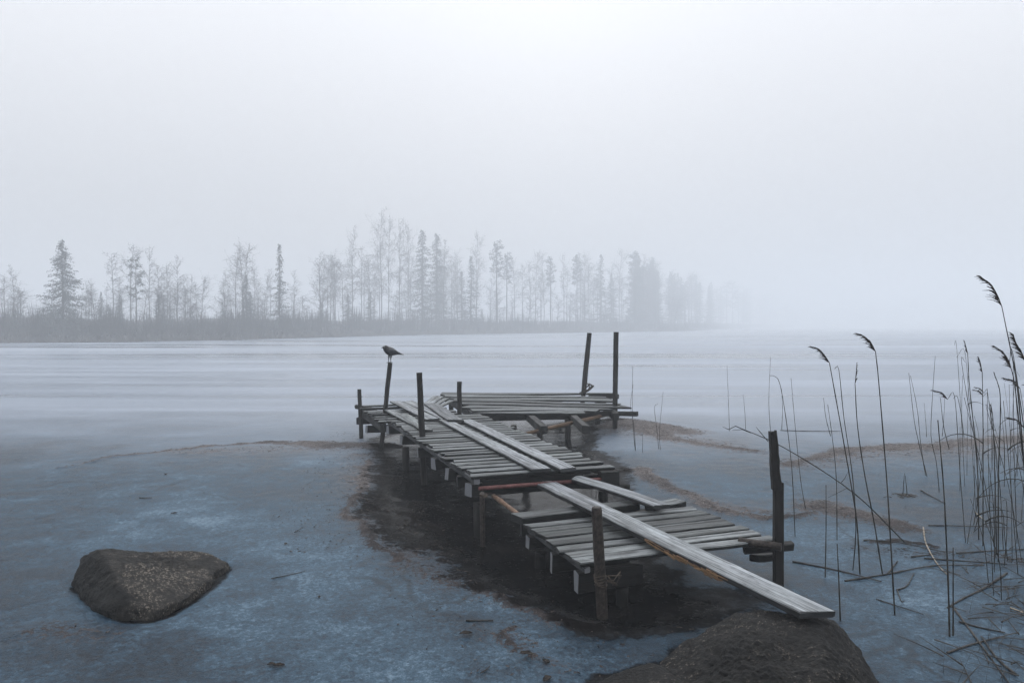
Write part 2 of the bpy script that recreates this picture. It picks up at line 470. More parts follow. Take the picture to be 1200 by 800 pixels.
def ice_mat():
    m, nt, bs = mat('thawing_lake_ice'); g = N(nt)
    pos = g.add('ShaderNodeNewGeometry').outputs['Position']
    sx = g.add('ShaderNodeSeparateXYZ'); g.link(pos, sx.inputs[0])
    yd = sx.outputs[1]
    mudA, wet_and_shadeA, spkA = g.attr('mud').outputs['Fac'], g.attr('wet').outputs['Fac'], g.attr('speck').outputs['Fac']
    n_big = g.noise(pos, 0.55, 5, 0.6, 0.4)
    n_mid = g.noise(g.mapping(pos, (1, 1.05, 1)), 2.6, 6, 0.62, 0.35)
    n_fin = g.noise(pos, 26, 5, 0.7)
    n_vf = g.noise(pos, 120, 3, 0.7)
    # near ice: grey blue, cloudy white frost patches
    n_m2 = g.noise(pos, 8.5, 5, 0.65, 0.3)
    v = g.math('ADD', g.math('MULTIPLY', n_big, 0.46), g.math('MULTIPLY', n_mid, 0.34))
    v = g.math('ADD', v, g.math('MULTIPLY', n_m2, 0.20))
    v = g.math('ADD', v, g.math('MULTIPLY', g.math('SUBTRACT', n_fin, 0.5), 0.30))
    v = g.math('ADD', v, g.math('MULTIPLY', g.attr('frost_tone').outputs['Fac'], 0.10))
    flake = g.voro(g.mapping(pos, (1, 1.0, 1)), 52, 'Color')
    fl = g.add('ShaderNodeSeparateColor'); g.link(flake, fl.inputs[0])
    v = g.math('ADD', v, g.math('MULTIPLY', g.math('SUBTRACT', fl.outputs[0], 0.5), 0.11))
    v = g.math('ADD', v, g.math('MULTIPLY', g.math('SUBTRACT', n_vf, 0.5), 0.36))
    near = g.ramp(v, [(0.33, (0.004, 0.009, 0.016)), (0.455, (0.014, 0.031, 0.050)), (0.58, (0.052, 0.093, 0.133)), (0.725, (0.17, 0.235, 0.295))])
    # open lake: long wind-blown bands of rime and bare ice
    st1 = g.noise(g.mapping(pos, (0.012, 0.13, 1), rot=(0, 0, .02)), 1.0, 5, 0.6, 0.6)
    st2 = g.noise(g.mapping(pos, (0.05, 0.5, 1), (9, 4, 0)), 1.0, 4, 0.6, 0.5)
    sv = g.math('ADD', g.math('MULTIPLY', st1, 0.65), g.math('MULTIPLY', st2, 0.35))
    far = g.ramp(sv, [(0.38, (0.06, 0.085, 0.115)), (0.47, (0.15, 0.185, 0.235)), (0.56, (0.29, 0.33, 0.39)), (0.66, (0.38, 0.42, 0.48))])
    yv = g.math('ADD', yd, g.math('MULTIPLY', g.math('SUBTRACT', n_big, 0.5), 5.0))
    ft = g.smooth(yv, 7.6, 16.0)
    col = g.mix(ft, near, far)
    # dirt grains frozen into the surface
    vor = g.voro(pos, 34)
    dots = g.math('MULTIPLY', g.ramp(vor, [(0.10, 1.0), (0.20, 0.0)]), g.smooth(g.noise(pos, 1.7, 3, 0.6), 0.46, 0.62))
    vor2 = g.voro(pos, 70)
    dots2 = g.math('MULTIPLY', g.ramp(vor2, [(0.22, 1.0), (0.36, 0.0)]), g.smooth(g.math('ADD', g.math('MULTIPLY', spkA, 0.45), g.math('MULTIPLY', n_mid, 0.6)), 0.46, 0.66))
    dd = g.math('MAXIMUM', dots, dots2)
    dd = g.math('MULTIPLY', dd, g.smooth(yd, 13, 8))
    col = g.mix(g.math('MULTIPLY', dd, 0.85), col, (0.022, 0.02, 0.019))
    # hairline cracks healed in the sheet
    wpv = g.add('ShaderNodeVectorMath', operation='MULTIPLY_ADD')
    nz = g.add('ShaderNodeTexNoise'); nz.inputs['Scale'].default_value = 1.3; nz.inputs['Detail'].default_value = 5; g.link(pos, nz.inputs['Vector'])
    g.link(nz.outputs['Color'], wpv.inputs[0]); wpv.inputs[1].default_value = (.9, .9, 0); g.link(pos, wpv.inputs[2])
    ce = g.voro(wpv.outputs[0], 0.62, 'Distance', 'DISTANCE_TO_EDGE')
    ck = g.math('MULTIPLY', g.ramp(ce, [(.004, 1.0), (.014, 0.0)]), g.smooth(g.noise(pos, .8, 2, .5), .46, .60))
    ck = g.math('MULTIPLY', ck, g.smooth(yd, 12, 7))
    col = g.mix(g.math('MULTIPLY', ck, .55), col, (0.014, 0.018, 0.023))
    # dark thaw water over black ice, jetty shade mixed into its colour
    wv = g.math('ADD', g.math('ADD', wet_and_shadeA, g.math('MULTIPLY', g.math('SUBTRACT', n_mid, 0.5), 0.9)), g.math('MULTIPLY', g.math('SUBTRACT', n_fin, 0.5), 0.6))
    wv = g.math('ADD', wv, g.math('MULTIPLY', g.math('SUBTRACT', n_m2, 0.5), 0.9))
    wf = g.math('MULTIPLY', g.smooth(wv, 0.38, 0.66), g.smooth(wet_and_shadeA, 0.02, 0.2))
    murk = g.mix(g.smooth(n_mid, 0.45, 0.65), (0.004, 0.0042, 0.0046), (0.013, 0.0125, 0.0125))
    slush = g.math('MULTIPLY', g.smooth(g.math('ADD', g.math('MULTIPLY', n_fin, .55), g.math('MULTIPLY', n_mid, .45)), .50, .62), g.smooth(wet_and_shadeA, 1.0, .70))
    murk = g.mix(g.math('MULTIPLY', slush, .7), murk, (0.030, 0.036, 0.043))
    col = g.mix(wf, col, murk)
    # brown reed litter and silt
    mv = g.math('ADD', mudA, g.math('MULTIPLY', g.math('SUBTRACT', n_fin, 0.5), 2.5))
    mv = g.math('ADD', mv, g.math('MULTIPLY', g.math('SUBTRACT', n_mid, 0.5), 1.2))
    mv = g.math('ADD', mv, g.math('MULTIPLY', g.math('SUBTRACT', n_vf, 0.5), 1.3))
    mf = g.math('MULTIPLY', g.smooth(mv, 0.46, 0.62), g.smooth(mudA, 0.05, 0.3))
    silt = g.ramp(g.math('ADD', g.math('MULTIPLY', n_vf, 0.6), g.math('MULTIPLY', n_fin, 0.4)), [(0.36, (0.018, 0.016, 0.0155)), (0.5, (0.085, 0.075, 0.072)), (0.62, (0.27, 0.24, 0.23))])
    silt = g.mul(silt, g.mix(wf, (1, 1, 1), (0.13, 0.125, 0.125)))
    silt = g.mul(silt, g.mix(g.smooth(n_big, 0.45, 0.66), (1, 1, 1), (0.45, 0.45, 0.46)))
    silt = g.mul(silt, g.mix(g.smooth(yd, 7.6, 5.6), (1, 1, 1), (0.36, 0.34, 0.34)))
    col = g.mix(g.math('MULTIPLY', mf, 0.95), col, silt)
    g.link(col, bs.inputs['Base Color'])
    # wetness decides the gloss
    r = g.smooth(v, 0.35, 0.75, 0.32, 0.72)
    rf = g.smooth(sv, 0.38, 0.62, 0.22, 0.6)
    mixr = g.add('ShaderNodeMix'); g.link(ft, mixr.inputs[0]); g.link(r, mixr.inputs[2]); g.link(rf, mixr.inputs[3])
    mr2 = g.add('ShaderNodeMix'); g.link(wf, mr2.inputs[0]); g.link(mixr.outputs[0], mr2.inputs[2]); g.link(g.smooth(g.math('ADD', wet_and_shadeA, g.math('MULTIPLY', g.math('SUBTRACT', n_fin, .5), .8)), .75, 1.0, .5, .16), mr2.inputs[3])
    mr3 = g.add('ShaderNodeMix'); g.link(mf, mr3.inputs[0]); g.link(mr2.outputs[0], mr3.inputs[2]); mr3.inputs[3].default_value = 0.85
    g.link(mr3.outputs[0], bs.inputs['Roughness'])
    g.link(g.math('SUBTRACT', 1.31, g.math('MULTIPLY', wf, 0.12)), bs.inputs['IOR'])
    g.link(g.math('SUBTRACT', g.smooth(yd, 7, 16, 0.20, 0.42), g.math('MULTIPLY', wf, 0.10)), bs.inputs['Specular IOR Level'])
    hb = g.math('ADD', g.math('MULTIPLY', n_fin, 0.7), g.math('MULTIPLY', n_vf, 0.5))
    hb = g.math('MULTIPLY', hb, g.math('SUBTRACT', 1.0, g.math('MULTIPLY', g.math('SUBTRACT', wf, mf), 0.9, True)))
    hb = g.math('MULTIPLY', hb, g.smooth(yd, 26, 9, 0.05, 1))
    b1 = g.bump(hb, 0.5, 0.01)
    g.link(g.bump(n_mid, 0.06, 0.03, b1), bs.inputs['Normal'])
    return m
M['ice'] = ice_mat()
me.materials.append(M['ice'])
lake = bpy.data.objects.new('lake_ice', me)
COL.objects.link(lake)
tag(lake, 'grey blue frozen lake with thawing dark water around the jetty', 'frozen lake', kind='structure')

def ground_z(x, y):
    i = int(np.clip(np.searchsorted(xs, x), 1, nx - 1)); j = int(np.clip(np.searchsorted(ys, y), 1, ny - 1))
    return float(Z[j, i])

# ------------------------------------------------------------------ the jetty: walkway
ZW = 0.50
A = P(555, 557, ZW)
U20 = Vector((-math.sin(math.radians(19.6)), math.cos(math.radians(19.6)), 0))
V20 = Vector((math.cos(math.radians(19.6)), math.sin(math.radians(19.6)), 0))
WW = 1.26
walk = empty('wooden_walkway', (A.x, A.y, 0), 'long narrow walkway of weathered cross slats on posts, with two planks laid along it', 'jetty')
deck = MB()
u = 0.0
i = 0
while u < 5.95:
    w = R.uniform(0.085, 0.112)
    far_seg = u > 4.0
    off = -0.10 if far_seg else 0.0
    z = ZW + R.uniform(-0.006, 0.004) + (-0.03 if far_seg else 0) + (R.uniform(-0.02, 0.02) if far_seg else 0)
    l0, l1 = off + R.uniform(-0.035, 0.025), WW + R.uniform(-0.05, 0.035)
    if far_seg: l1 = WW - 0.15 + R.uniform(-0.1, 0.05)
    yaw = R.uniform(-0.02, 0.02) if not far_seg else R.uniform(-0.05, 0.05)
    if i == 0: w = 0.10; l0, l1 = -0.01, WW + 0.01; yaw = 0
    a0 = A + U20 * (u + 0.05 - yaw * 0.5) + V20 * l0; a1 = A + U20 * (u + 0.05 + yaw * 0.5) + V20 * l1
    a0.z = z + R.uniform(-0.004, 0.004); a1.z = z + R.uniform(-0.004, 0.004)
    if not (far_seg and R.random() < 0.12):
        board(deck, a0, a1, w, R.uniform(0.024, 0.03), seg=10, jag=0.0035, skew=0.012)
    u += R.uniform(0.150, 0.168); i += 1
deck.build('deck', M['deck'], walk)

def beam(name, p0, p1, w, t, m, parent, **kw):
    b = MB(); board(b, p0, p1, w, t, **kw)
    return b.build(name, m, parent)

def wpt(u, v, z): 
    p = A + U20 * u + V20 * v; p.z = z; return p
TOPB = ZW - 0.036
for v in (0.035, WW * 0.5, WW - 0.05):
    beam('stringer', wpt(0.02, v, TOPB + .004), wpt(3.98, v, TOPB), 0.05, 0.045 if v < .1 else .08, M['rail'] if v < 0.1 else M['beam'], walk, seg=14, warp=0.006)
for v in (-0.05, WW - 0.3):
    beam('stringer', wpt(4.0, v, TOPB - 0.045), wpt(5.95, v, TOPB - 0.06), 0.05, 0.10, M['beam'], walk, seg=10, warp=0.01)
for u in (0.09, 0.42, 0.78, 1.3, 2.0, 2.9, 3.8, 4.8, 5.75):
    z = TOPB - 0.045 if u < 4 else TOPB - 0.16
    o = -0.14 if u > 4 else -0.02
    beam('bearer', wpt(u, o, z), wpt(u, WW - 0.04 + (0.06 if u < 0.2 else 0), z), 0.075, 0.105, M['bearer'], walk, seg=8)
# facing board behind the first slat, end block at the right corner
beam('fascia', wpt(0.012, 0.08, ZW - 0.04), wpt(0.012, WW - 0.30, ZW - 0.04), 0.022, 0.075, M['beam'], walk)
beam('end_block', wpt(-0.01, WW - 0.14, ZW - 0.035), wpt(-0.01, WW + 0.0, ZW - 0.035), 0.12, 0.125, M['beam'], walk, seg=3)

def px_post(name, parent, foot_depth, foot_x, top_px, r, m, square=True, zfoot=-0.25, n=8, jag=0.05):
    """a post whose foot stands foot_depth metres ahead; top measured at the same distance"""
    f = Q(foot_x, 500, foot_depth); f.z = zfoot
    t = Q(top_px[0], top_px[1], foot_depth)
    g0 = Q(foot_x, 500, foot_depth); g0.z = 0
    d = (t - g0)
    f = g0 + d * (zfoot / d.z)
    b = MB()
    pts = [f + (t - f) * (k / 8) + Vector((R.uniform(-.003, .003), R.uniform(-.003, .003), 0)) * (0 < k < 8) for k in range(9)]
    tube(b, pts, [r * R.uniform(0.95, 1.06) for _ in pts], n if not square else 8, jag=jag, smooth=not square)
    return b.build(name, m, parent)
px_post('post', walk, 11.2, 423.5, (421, 456), 0.032, M['post'])
px_post('post', walk, 10.35, 446.5, (457.3, 425), 0.032, M['post'])
px_post('post', walk, 8.0, 497, (491.3, 436.5), 0.033, M['post'])
px_post('post', walk, 10.4, 538.5, (538.3, 447), 0.033, M['post'])
for (u, v, r) in ((0.06, 0.06, 0.04), (0.10, WW - 0.06, 0.045), (3.0, 0.06, 0.04), (3.0, WW - 0.08, 0.04), (5.7, WW - 0.3, 0.04), (2.0, WW - 0.05, 0.04)):
    b = MB(); z1 = TOPB - 0.20
    tube(b, [wpt(u, v, -0.25), wpt(u + R.uniform(-.01, .01), v, 0.0), wpt(u, v + R.uniform(-.01, .01), z1)], r, 10, jag=0.06)
    b.build('pile', M['pile'], walk)
# red pipe and dark log carried under the near end
b = MB(); tube(b, [wpt(-.045, .03, .402), wpt(-.045, .5, .402), wpt(-.04, .9, .40), wpt(-.04, WW + .02, .40)], 0.016, 10, jag=0.04)
b.build('cross_pipe', M['redpipe'], walk)
b = MB(); tube(b, [P(640, 567.5, .33), P(690, 569, .325), P(738, 570, .32)], [0.022, 0.026, 0.02], 8, jag=0.1)
b.build('cross_log', M['post'], walk)
# cross tie at the far left post, with its fixing
beam('cross_tie', P(417, 474, .48), P(440, 478, .47), 0.05, 0.06, M['beam'], walk, seg=4)
# rusty post with wire at the near left corner
b = MB(); tube(b, [P(566, 645, 0.0) + Vector((0, 0, -.2)), P(565.5, 610, .14), Q(565, 578, 5.72)], 0.02, 10, jag=0.05)
b.build('iron_post', M['rust'], walk)
b = MB()
for k in range(4):
    c = Q(566 + k * 0.5, 579 + k * 0.9, 5.71)
    tube(b, [c + Vector((0.03 * math.cos(a), 0.03 * math.sin(a), 0.005 * math.sin(a * 2 + k))) for a in [j * 0.7 for j in range(10)]], 0.0028, 5, cap=False)
c = Q(568, 579, 5.68)
tube(b, [c, c + Vector((0.05, -.02, .012)), c + Vector((.09, -.02, -.004)), c + Vector((.12, -.04, .01))], 0.0028, 5)
b.build('wire_binding', M['wire'], walk)

# fan of tilted loose slats between walkway and platform
for k, (a, c) in enumerate((((497, 474), (511, 463.5)), ((501, 475), (517, 464)), ((506, 476), (523, 466)), ((511, 477.5), (529, 468.5)))):
    b = MB(); board(b, P(*a, .52), P(*c, .56), 0.085, 0.022, seg=5)
    tag(b.build('loose_slat', M['deck'] if k != 1 else M['plank']), ('first', 'second', 'third', 'fourth')[k] + ' from the left of four short slats fanned out behind the walkway post', 'board', 'loose slats fanned out at the far end')

def loose(name, far, near, zf, zn, w, t, label, m=None, **kw):
    b = MB(); kw.setdefault('seg', 18); kw.setdefault('warp', 0.008)
    board(b, P(*far, zf), P(*near, zn), w, t, **kw)
    o = b.build(name, m or M['plank'])
    return tag(o, label, 'plank', 'planks laid along the jetty')
loose('plank', (521, 491.5), (635, 549), ZW + .035, ZW + .033, .155, .028, 'pale grey plank on the walkway, left one of the long front pair', skew=.05)
loose('plank', (545.5, 491), (666, 548.2), ZW + .037, ZW + .035, .15, .028, 'pale grey plank on the walkway, right one of the long front pair', skew=.05)
loose('plank', (505, 472.5), (534, 491.5), ZW + .066, ZW + .062, .20, .026, 'short wide plank overlapping the far ends of the front pair of planks', skew=.03, seg=10)
loose('plank', (463, 469.5), (507, 490.5), ZW + .032, ZW + .034, .17, .028, 'pale plank beginning beside the bird post and running along the far walkway', seg=12)
loose('plank', (477, 469), (525, 490.5), ZW + .031, ZW + .034, .17, .028, 'second plank from the bird post on the far walkway, under the short overlapping one', seg=12)
loose('plank', (455, 480), (486, 495), ZW + .03, ZW + .03, .12, .025, 'short broken plank between the bird post and the thick square post', m=M['deck'], seg=8)
loose('plank', (472, 485), (500, 503), ZW + .031, ZW + .03, .14, .025, 'short split plank just left of the thick square post', m=M['deck'], seg=8)

# ------------------------------------------------------------------ far platform
ZP = 0.40
pc = P(620, 484, ZP)
plat = empty('wooden_platform', (pc.x, pc.y, 0), 'wide platform of long boards beyond the walkway, two tall posts at its back', 'jetty')
deck = MB()
rows = [((517, 460.4), (719, 460.6)), ((521, 463.2), (711, 464.8)), ((526, 465.9), (717, 468.6)), ((532, 468.8), (727, 473)),
        ((538, 472.2), (735, 476.3)), ((545, 475.6), (716, 478.3)), ((552, 479.4), (699, 480.0)), ((558, 482.8), (684, 481.5))]
for a, c in rows:
    p0, p1 = P(*a, ZP), P(*c, ZP)
    p0.z += R.uniform(-.008, .008); p1.z += R.uniform(-.008, .012)
    board(deck, p0, p1, R.uniform(0.25, 0.275) if a[0] < 545 else 0.23, 0.032, seg=18, warp=0.012, jag=0.014, skew=0.05)
deck.build('deck', M['deck'], plat)
for a, c in (((519, 461), (562, 486)), ((597, 466), (638, 499)), ((652, 468), (687, 499)), ((700, 466), (722, 484))):
    beam('beam', P(*a, ZP - .036), P(*c, ZP - .045), .10, .11, M['bearer'] if 590 < a[0] < 690 else M['beam'], plat, seg=10)
beam('cross_beam', P(560, 486, ZP - .04), P(690, 483, ZP - .04), .05, .10, M['beam'], plat, seg=10)
beam('cross_beam', P(684, 482, ZP - .04), P(747, 482, ZP - .05), .06, .07, M['beam'], plat, seg=6)
beam('cross_beam', P(690, 461.5, ZP - .04), P(724.5, 461.8, ZP - .04), .09, .09, M['beam'], plat, seg=6)
b = MB(); pp = [P(613, 509, .26), P(650, 500, .27), P(690, 491, .28), P(719, 483.5, .29)]
tube(b, pp, [.026, .03, .031, .028], 10, jag=0.06)
b.build('brace', M['pole'], plat)
for (x, y) in ((602, 497), (632, 497), (665, 490), (700, 480), (560, 482), (528, 466), (690, 475)):
    p = P(x, y, ZP - .1); b = MB()
    tube(b, [(p.x, p.y, -.2), (p.x + .01, p.y, 0.1), (p.x, p.y, ZP - .11)], .045, 8, jag=0.08)
    b.build('leg', M['post'], plat)
px_post('post', plat, 14.05, 681, (690.8, 390), 0.047, M['post'])
px_post('post', plat, 12.0, 720.5, (722, 389), 0.040, M['post'])
b = MB()
c = Q(687.5, 453, 14.0)
for k in range(3):
    tube(b, [c + Vector((0.05 * math.cos(a) * (1 + .2 * k) + .03 * k, 0.05 * math.sin(a), .06 * math.sin(a + k) - .02 * k)) for a in [j * 0.55 for j in range(13)]], 0.012, 6, cap=False)
tube(b, [c + Vector((.04, 0, .06)), c + Vector((.10, -.03, .03)), c + Vector((.06, -.05, -.05)), c + Vector((-.06, -.04, -.09)), c + Vector((-.14, -.05, -.11))], 0.013, 6)
b.build('rope', M['rope'], plat)

# ------------------------------------------------------------------ front platform
ZF = 0.29
F0 = P(683, 659, ZF)
FU = (P(616, 614, ZF) - F0); FU.z = 0; fdep = FU.length; FU.normalize()
FV = Vector((FU.y, -FU.x, 0))
FWD = 1.42
front = empty('low_platform', (F0.x, F0.y, 0), 'low slatted platform nearest the camera, sagging between a rusty post and a tall dark post', 'jetty')
def fpt(u, v, z):
    p = F0 + FU * u + FV * v; p.z = z; return p
deck = MB()
uu = 0.045
ws = [0.105, 0.112, 0.10, 0.15, 0.115, 0.105, 0.10]
for k, w in enumerate(ws):
    board(deck, fpt(uu, -0.01 + R.uniform(-.02, .015), ZF + R.uniform(-.004, .004)), fpt(uu + R.uniform(-.008, .008), FWD + R.uniform(-.03, .03), ZF + R.uniform(-.004, .006)), w, 0.026, seg=12, jag=.004, skew=.015)
    uu += w / 2 + 0.026 + (ws[k + 1] / 2 if k + 1 < len(ws) else 0)
deck.build('deck', M['deck'], front)
for v in (0.03, FWD * .5, FWD - .06):
    beam('stringer', fpt(-0.0, v, ZF - .031), fpt(0.92, v, ZF - .031), .035, .035, M['rail'], front, seg=8)
for u_, v_ in ((0.06, .42), (0.44, .55), (0.86, 1.3)):
    beam('bearer', fpt(u_, -0.012, ZF - .069), fpt(u_, v_, ZF - .069), .062, .125 if u_ < .8 else .09, M['bearer'], front, seg=10)
# raised step boards behind the slats
beam('step_board', fpt(1.04, -0.02, ZF + .035), fpt(1.07, .98, ZF + .045), .15, .055, M['deck'], front, seg=10)
beam('step_board', P(762, 592, ZF + .03), P(797, 585, ZF + .03), .14, .05, M['deck'], front, seg=5)
beam('sill_beam', fpt(1.05, .02, ZF - .025), fpt(1.05, 1.3, ZF - .02), .09, .09, M['beam'], front, seg=6)
# leaning round post with wire
pd = 4.33
pf = Q(706, 640, pd); pf.z = 0
pt = Q(699, 594, pd)
b = MB(); pts = [pf + (pt - pf) * t for t in (-.35, 0, .2, .4, .6, .8, .97, 1.0)]
tube(b, pts, [.034, .034, .033, .033, .033, .032, .031, .027], 14, jag=.03)
post = b.build('post', M['rust'], front)
b = MB()
for k in range(5):
    c = pf + (pt - pf) * (.28 + .022 * k)
    tube(b, [c + Vector((.037 * math.cos(a), .037 * math.sin(a), .006 * math.sin(a * 2 + k))) for a in [j * .55 for j in range(13)]], .0032, 5, cap=False)
c = pf + (pt - pf) * .33
for k in range(4):
    tube(b, [c + Vector((.03, -.02, 0)), c + Vector((.06 + R.uniform(0, .03), -.03, R.uniform(-.02, .03))), c + Vector((.10 + R.uniform(-.02, .03), R.uniform(-.06, .02), R.uniform(-.03, .05))), c + Vector((.07 + R.uniform(-.04, .05), R.uniform(-.06, .02), R.uniform(-.05, .06)))], .0032, 5)
b.build('wire_binding', M['wire'], front)
b = MB(); c = pf + (pt - pf) * .05
board(b, c + Vector((.0, -.036, .12)), c + Vector((.0, -.04, .0)), .03, .01, up=Vector((0, -1, 0)), seg=3)
b.build('iron_strap', M['rust'], front)
# tall two-piece post at the right
pd = 4.80
lo, mid_, hi = Q(914.5, 684, pd), Q(912.6, 567, pd), Q(907.5, 506, pd)
b = MB(); board(b, lo + Vector((0, 0, -.3)), mid_ + Vector((.004, 0, 0)), .058, .055, up=Vector((0, -1, 0)), seg=8, tint=.8)
b.build('post', M['post'], front)
b = MB(); up0 = Q(911.2, 574, pd - .058)
board(b, up0, Q(907.3, 506, pd - .058), .056, .05, up=Vector((0, -1, 0)), seg=8, tint=.8, w1=.046, skew=.004)
b.build('post_extension', M['post'], front)
beam('outrigger', P(872, 640, ZF - .075), P(929, 634.5, ZF - .06), .06, .05, M['beam'], front, seg=5)
beam('outrigger', P(884, 650, ZF - .15), P(912, 646, ZF - .15), .06, .05, M['beam'], front, seg=3)
b = MB(); c = Q(911, 639, 4.76)
tube(b, [c + Vector((-.22, .10, 0)), c + Vector((.015, -.03, 0))], .026, 12, jag=.03)
b.build('pipe_stub', M['rust'], front)
for (u_, v_) in ((.06, .3), (.06, 1.2), (.88, .1), (.88, 1.25)):
    b = MB(); q = fpt(u_, v_, 0)
    tube(b, [(q.x, q.y, -.2), (q.x, q.y, .05), (q.x, q.y, ZF - .2)], .04, 10, jag=.06)
    b.build('pile', M['pile'], front)

# rusty pipe from the walkway corner to the front platform
b = MB(); a, c = P(578, 580.5, .335), P(622, 613, .275)
tube(b, [a, a + (c - a) * .18, a + (c - a) * .2, a + (c - a) * .24, a + (c - a) * .26, a + (c - a) * .6, c], [.0185, .0185, .022, .022, .0175, .0175, .0175], 12, jag=.02)
tag(b.build('rusty_pipe', M['pipe']), 'orange rusted iron pipe with a collar bridging walkway corner and low platform', 'pipe')

# the long plank down to the boulder
p_far, p_near = P(634, 562, .415), P(958, 716, .325)
b = MB(); board(b, p_far + (p_near - p_far) * .035, p_near, .165, .036, seg=26, warp=.006, jag=.004, skew=.02, w1=.195, tint=.98)
# narrow broken tongue at its far end
ax = (p_near - p_far).normalized(); sd = ax.cross(Vector((0, 0, 1))).normalized()
q0 = p_far + (p_near - p_far) * .036
board(b, q0 - ax * .17 - sd * .03 + Vector((0, 0, .0)), q0 + ax * .01 - sd * .025, .06, .032, seg=5, jag=.006, w1=.11, tint=.95)
lp = b.build('plank', M['plank'])
tag(lp, 'longest pale plank sloping from the walkway over the low platform onto the near boulder', 'plank', 'planks laid along the jetty')
b = MB()
L = (p_near - p_far).length
side_l = -sd if sd.x > 0 else sd
for k in range(34):   # splinters of the torn edge
    t = R.uniform(.53, .80)
    tt = abs((t - .66) / .15)
    if R.random() < tt * .55: continue
    c = p_far + (p_near - p_far) * t + side_l * (.5 * (.165 + .03 * t) + R.uniform(-.003, .007)) + Vector((0, 0, -R.uniform(.006, .034)))
    ln = R.uniform(.05, .17)
    board(b, c - ax * ln * .5, c + ax * ln * .5 + Vector((0, 0, R.uniform(-.012, .004))), R.uniform(.004, .010), R.uniform(.004, .010), seg=3, jag=.0015, warp=.004, w1=.002, tint=R.uniform(.5, 1.15), bev=.001)
b.build('split_edge', M['raw'], lp)
loose('plank', (674, 557.5), (776, 591), .44, .365, .15, .03, 'short plank between walkway end and low platform, right of the longest plank', skew=.04, seg=12)

# ------------------------------------------------------------------ rocks
def rock(name, pts, m, label, sub=6, soft=60.0, amp=0.02, seed=0):
    bm = bmesh.new()
    for p in pts: bm.verts.new(p)
    bmesh.ops.convex_hull(bm, input=bm.verts[:])
    bm.normal_update()
    cen = sum((v.co for v in bm.verts), Vector()) / len(bm.verts)
    cen = sum((f.calc_center_median() * f.calc_area() for f in bm.faces), Vector()) / sum(f.calc_area() for f in bm.faces)
    planes = []
    for f in bm.faces:
        n = f.normal.copy(); d = n.dot(f.verts[0].co - cen)
        if d < 0: n, d = -n, -d
        planes.append((n, max(d, 0.01)))
    bm.free()
    bm = bmesh.new()
    bmesh.ops.create_icosphere(bm, subdivisions=sub, radius=1)
    for v in bm.verts:
        d = v.co.normalized()
        s = 0.0; rmin = 1e9
        for n, dist in planes:
            k = n.dot(d)
            if k > 1e-4: rmin = min(rmin, dist / k)
        for n, dist in planes:
            k = n.dot(d)
            if k > 1e-4: s += math.exp(-soft * (dist / k / rmin - 1))
        r = rmin * (1 - math.log(max(s, 1)) / soft)
        p = d * r
        w = p * 3 + Vector((seed, 0, 0))
        h = mnoise.fractal(w, .85, 2.1, 7) * amp + mnoise.fractal(p * 16 + Vector((0, seed, 0)), 1.0, 2.0, 4) * amp * .28
        h += -abs(mnoise.noise(p * 5 + Vector((seed, 5, 2)))) * amp * .9 + (mnoise.noise(p * 42) * .22 + mnoise.noise(p * 90) * .12) * amp
        v.co = p + d * h
    for f in bm.faces: f.smooth = True
    me = bpy.data.meshes.new(name); bm.to_mesh(me); bm.free()
    me.materials.append(m)
    o = bpy.data.objects.new(name, me); o.location = cen
    COL.objects.link(o)
    return tag(o, label, 'rock')

def rock_mat(name, a, b, pale, thr=0.56, side_shade=None):
    m, nt, bs = mat(name); g = N(nt)
    oc = g.add('ShaderNodeTexCoord').outputs['Object']
    n1 = g.noise(oc, 5, 6, 0.65); n2 = g.noise(oc, 30, 5, 0.75); n3 = g.noise(oc, 62, 3, 0.6); n4 = g.noise(oc, 2.2, 4, 0.6)
    v = g.math('ADD', g.math('MULTIPLY', n1, .45), g.math('MULTIPLY', n2, .55))
    col = g.mix(g.smooth(v, .38, .6), a, b)
    n5 = g.noise(oc, 150, 3, .6)
    grain = g.math('ADD', g.math('MULTIPLY', n3, .35), g.math('ADD', g.math('MULTIPLY', n2, .35), g.math('MULTIPLY', n5, .30)))
    grain = g.math('MULTIPLY', g.smooth(grain, thr - .02, thr + .06), g.smooth(g.math('ADD', n4, g.math('MULTIPLY', g.math('SUBTRACT', n1, .5), .6)), .42, .60))
    col = g.mix(grain, col, pale)
    if side_shade:  # shade of the low-lit face, darkened into the colour beyond a plane
        dp = g.add('ShaderNodeVectorMath', operation='DOT_PRODUCT'); g.link(oc, dp.inputs[0]); dp.inputs[1].default_value = side_shade[0]
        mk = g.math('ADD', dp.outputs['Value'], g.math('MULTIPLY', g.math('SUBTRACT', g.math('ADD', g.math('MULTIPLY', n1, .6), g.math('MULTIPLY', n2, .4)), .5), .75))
        col = g.mix(g.smooth(mk, side_shade[1], side_shade[1] + .05), col, (.0045, .0045, .0042))
    vo = g.voro(oc, 60)
    col = g.mul(col, g.ramp(vo, [(.15, .5), (.4, 1.0)]))
    g.link(col, bs.inputs['Base Color'])
    bs.inputs['Roughness'].default_value = .78
    bs.inputs['Specular IOR Level'].default_value = .3
    hb = g.math('ADD', g.math('MULTIPLY', n2, .7), g.math('MULTIPLY', n3, .4))
    g.link(g.bump(hb, 1.0, .035), bs.inputs['Normal'])
    return m
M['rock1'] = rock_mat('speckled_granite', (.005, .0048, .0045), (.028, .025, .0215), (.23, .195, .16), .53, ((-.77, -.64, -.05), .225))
M['rock2'] = rock_mat('dark_wet_granite', (.002, .002, .002), (.011, .010, .0092), (.17, .145, .12), .555)
bury = lambda p, z=-.07: (p.x, p.y, z)
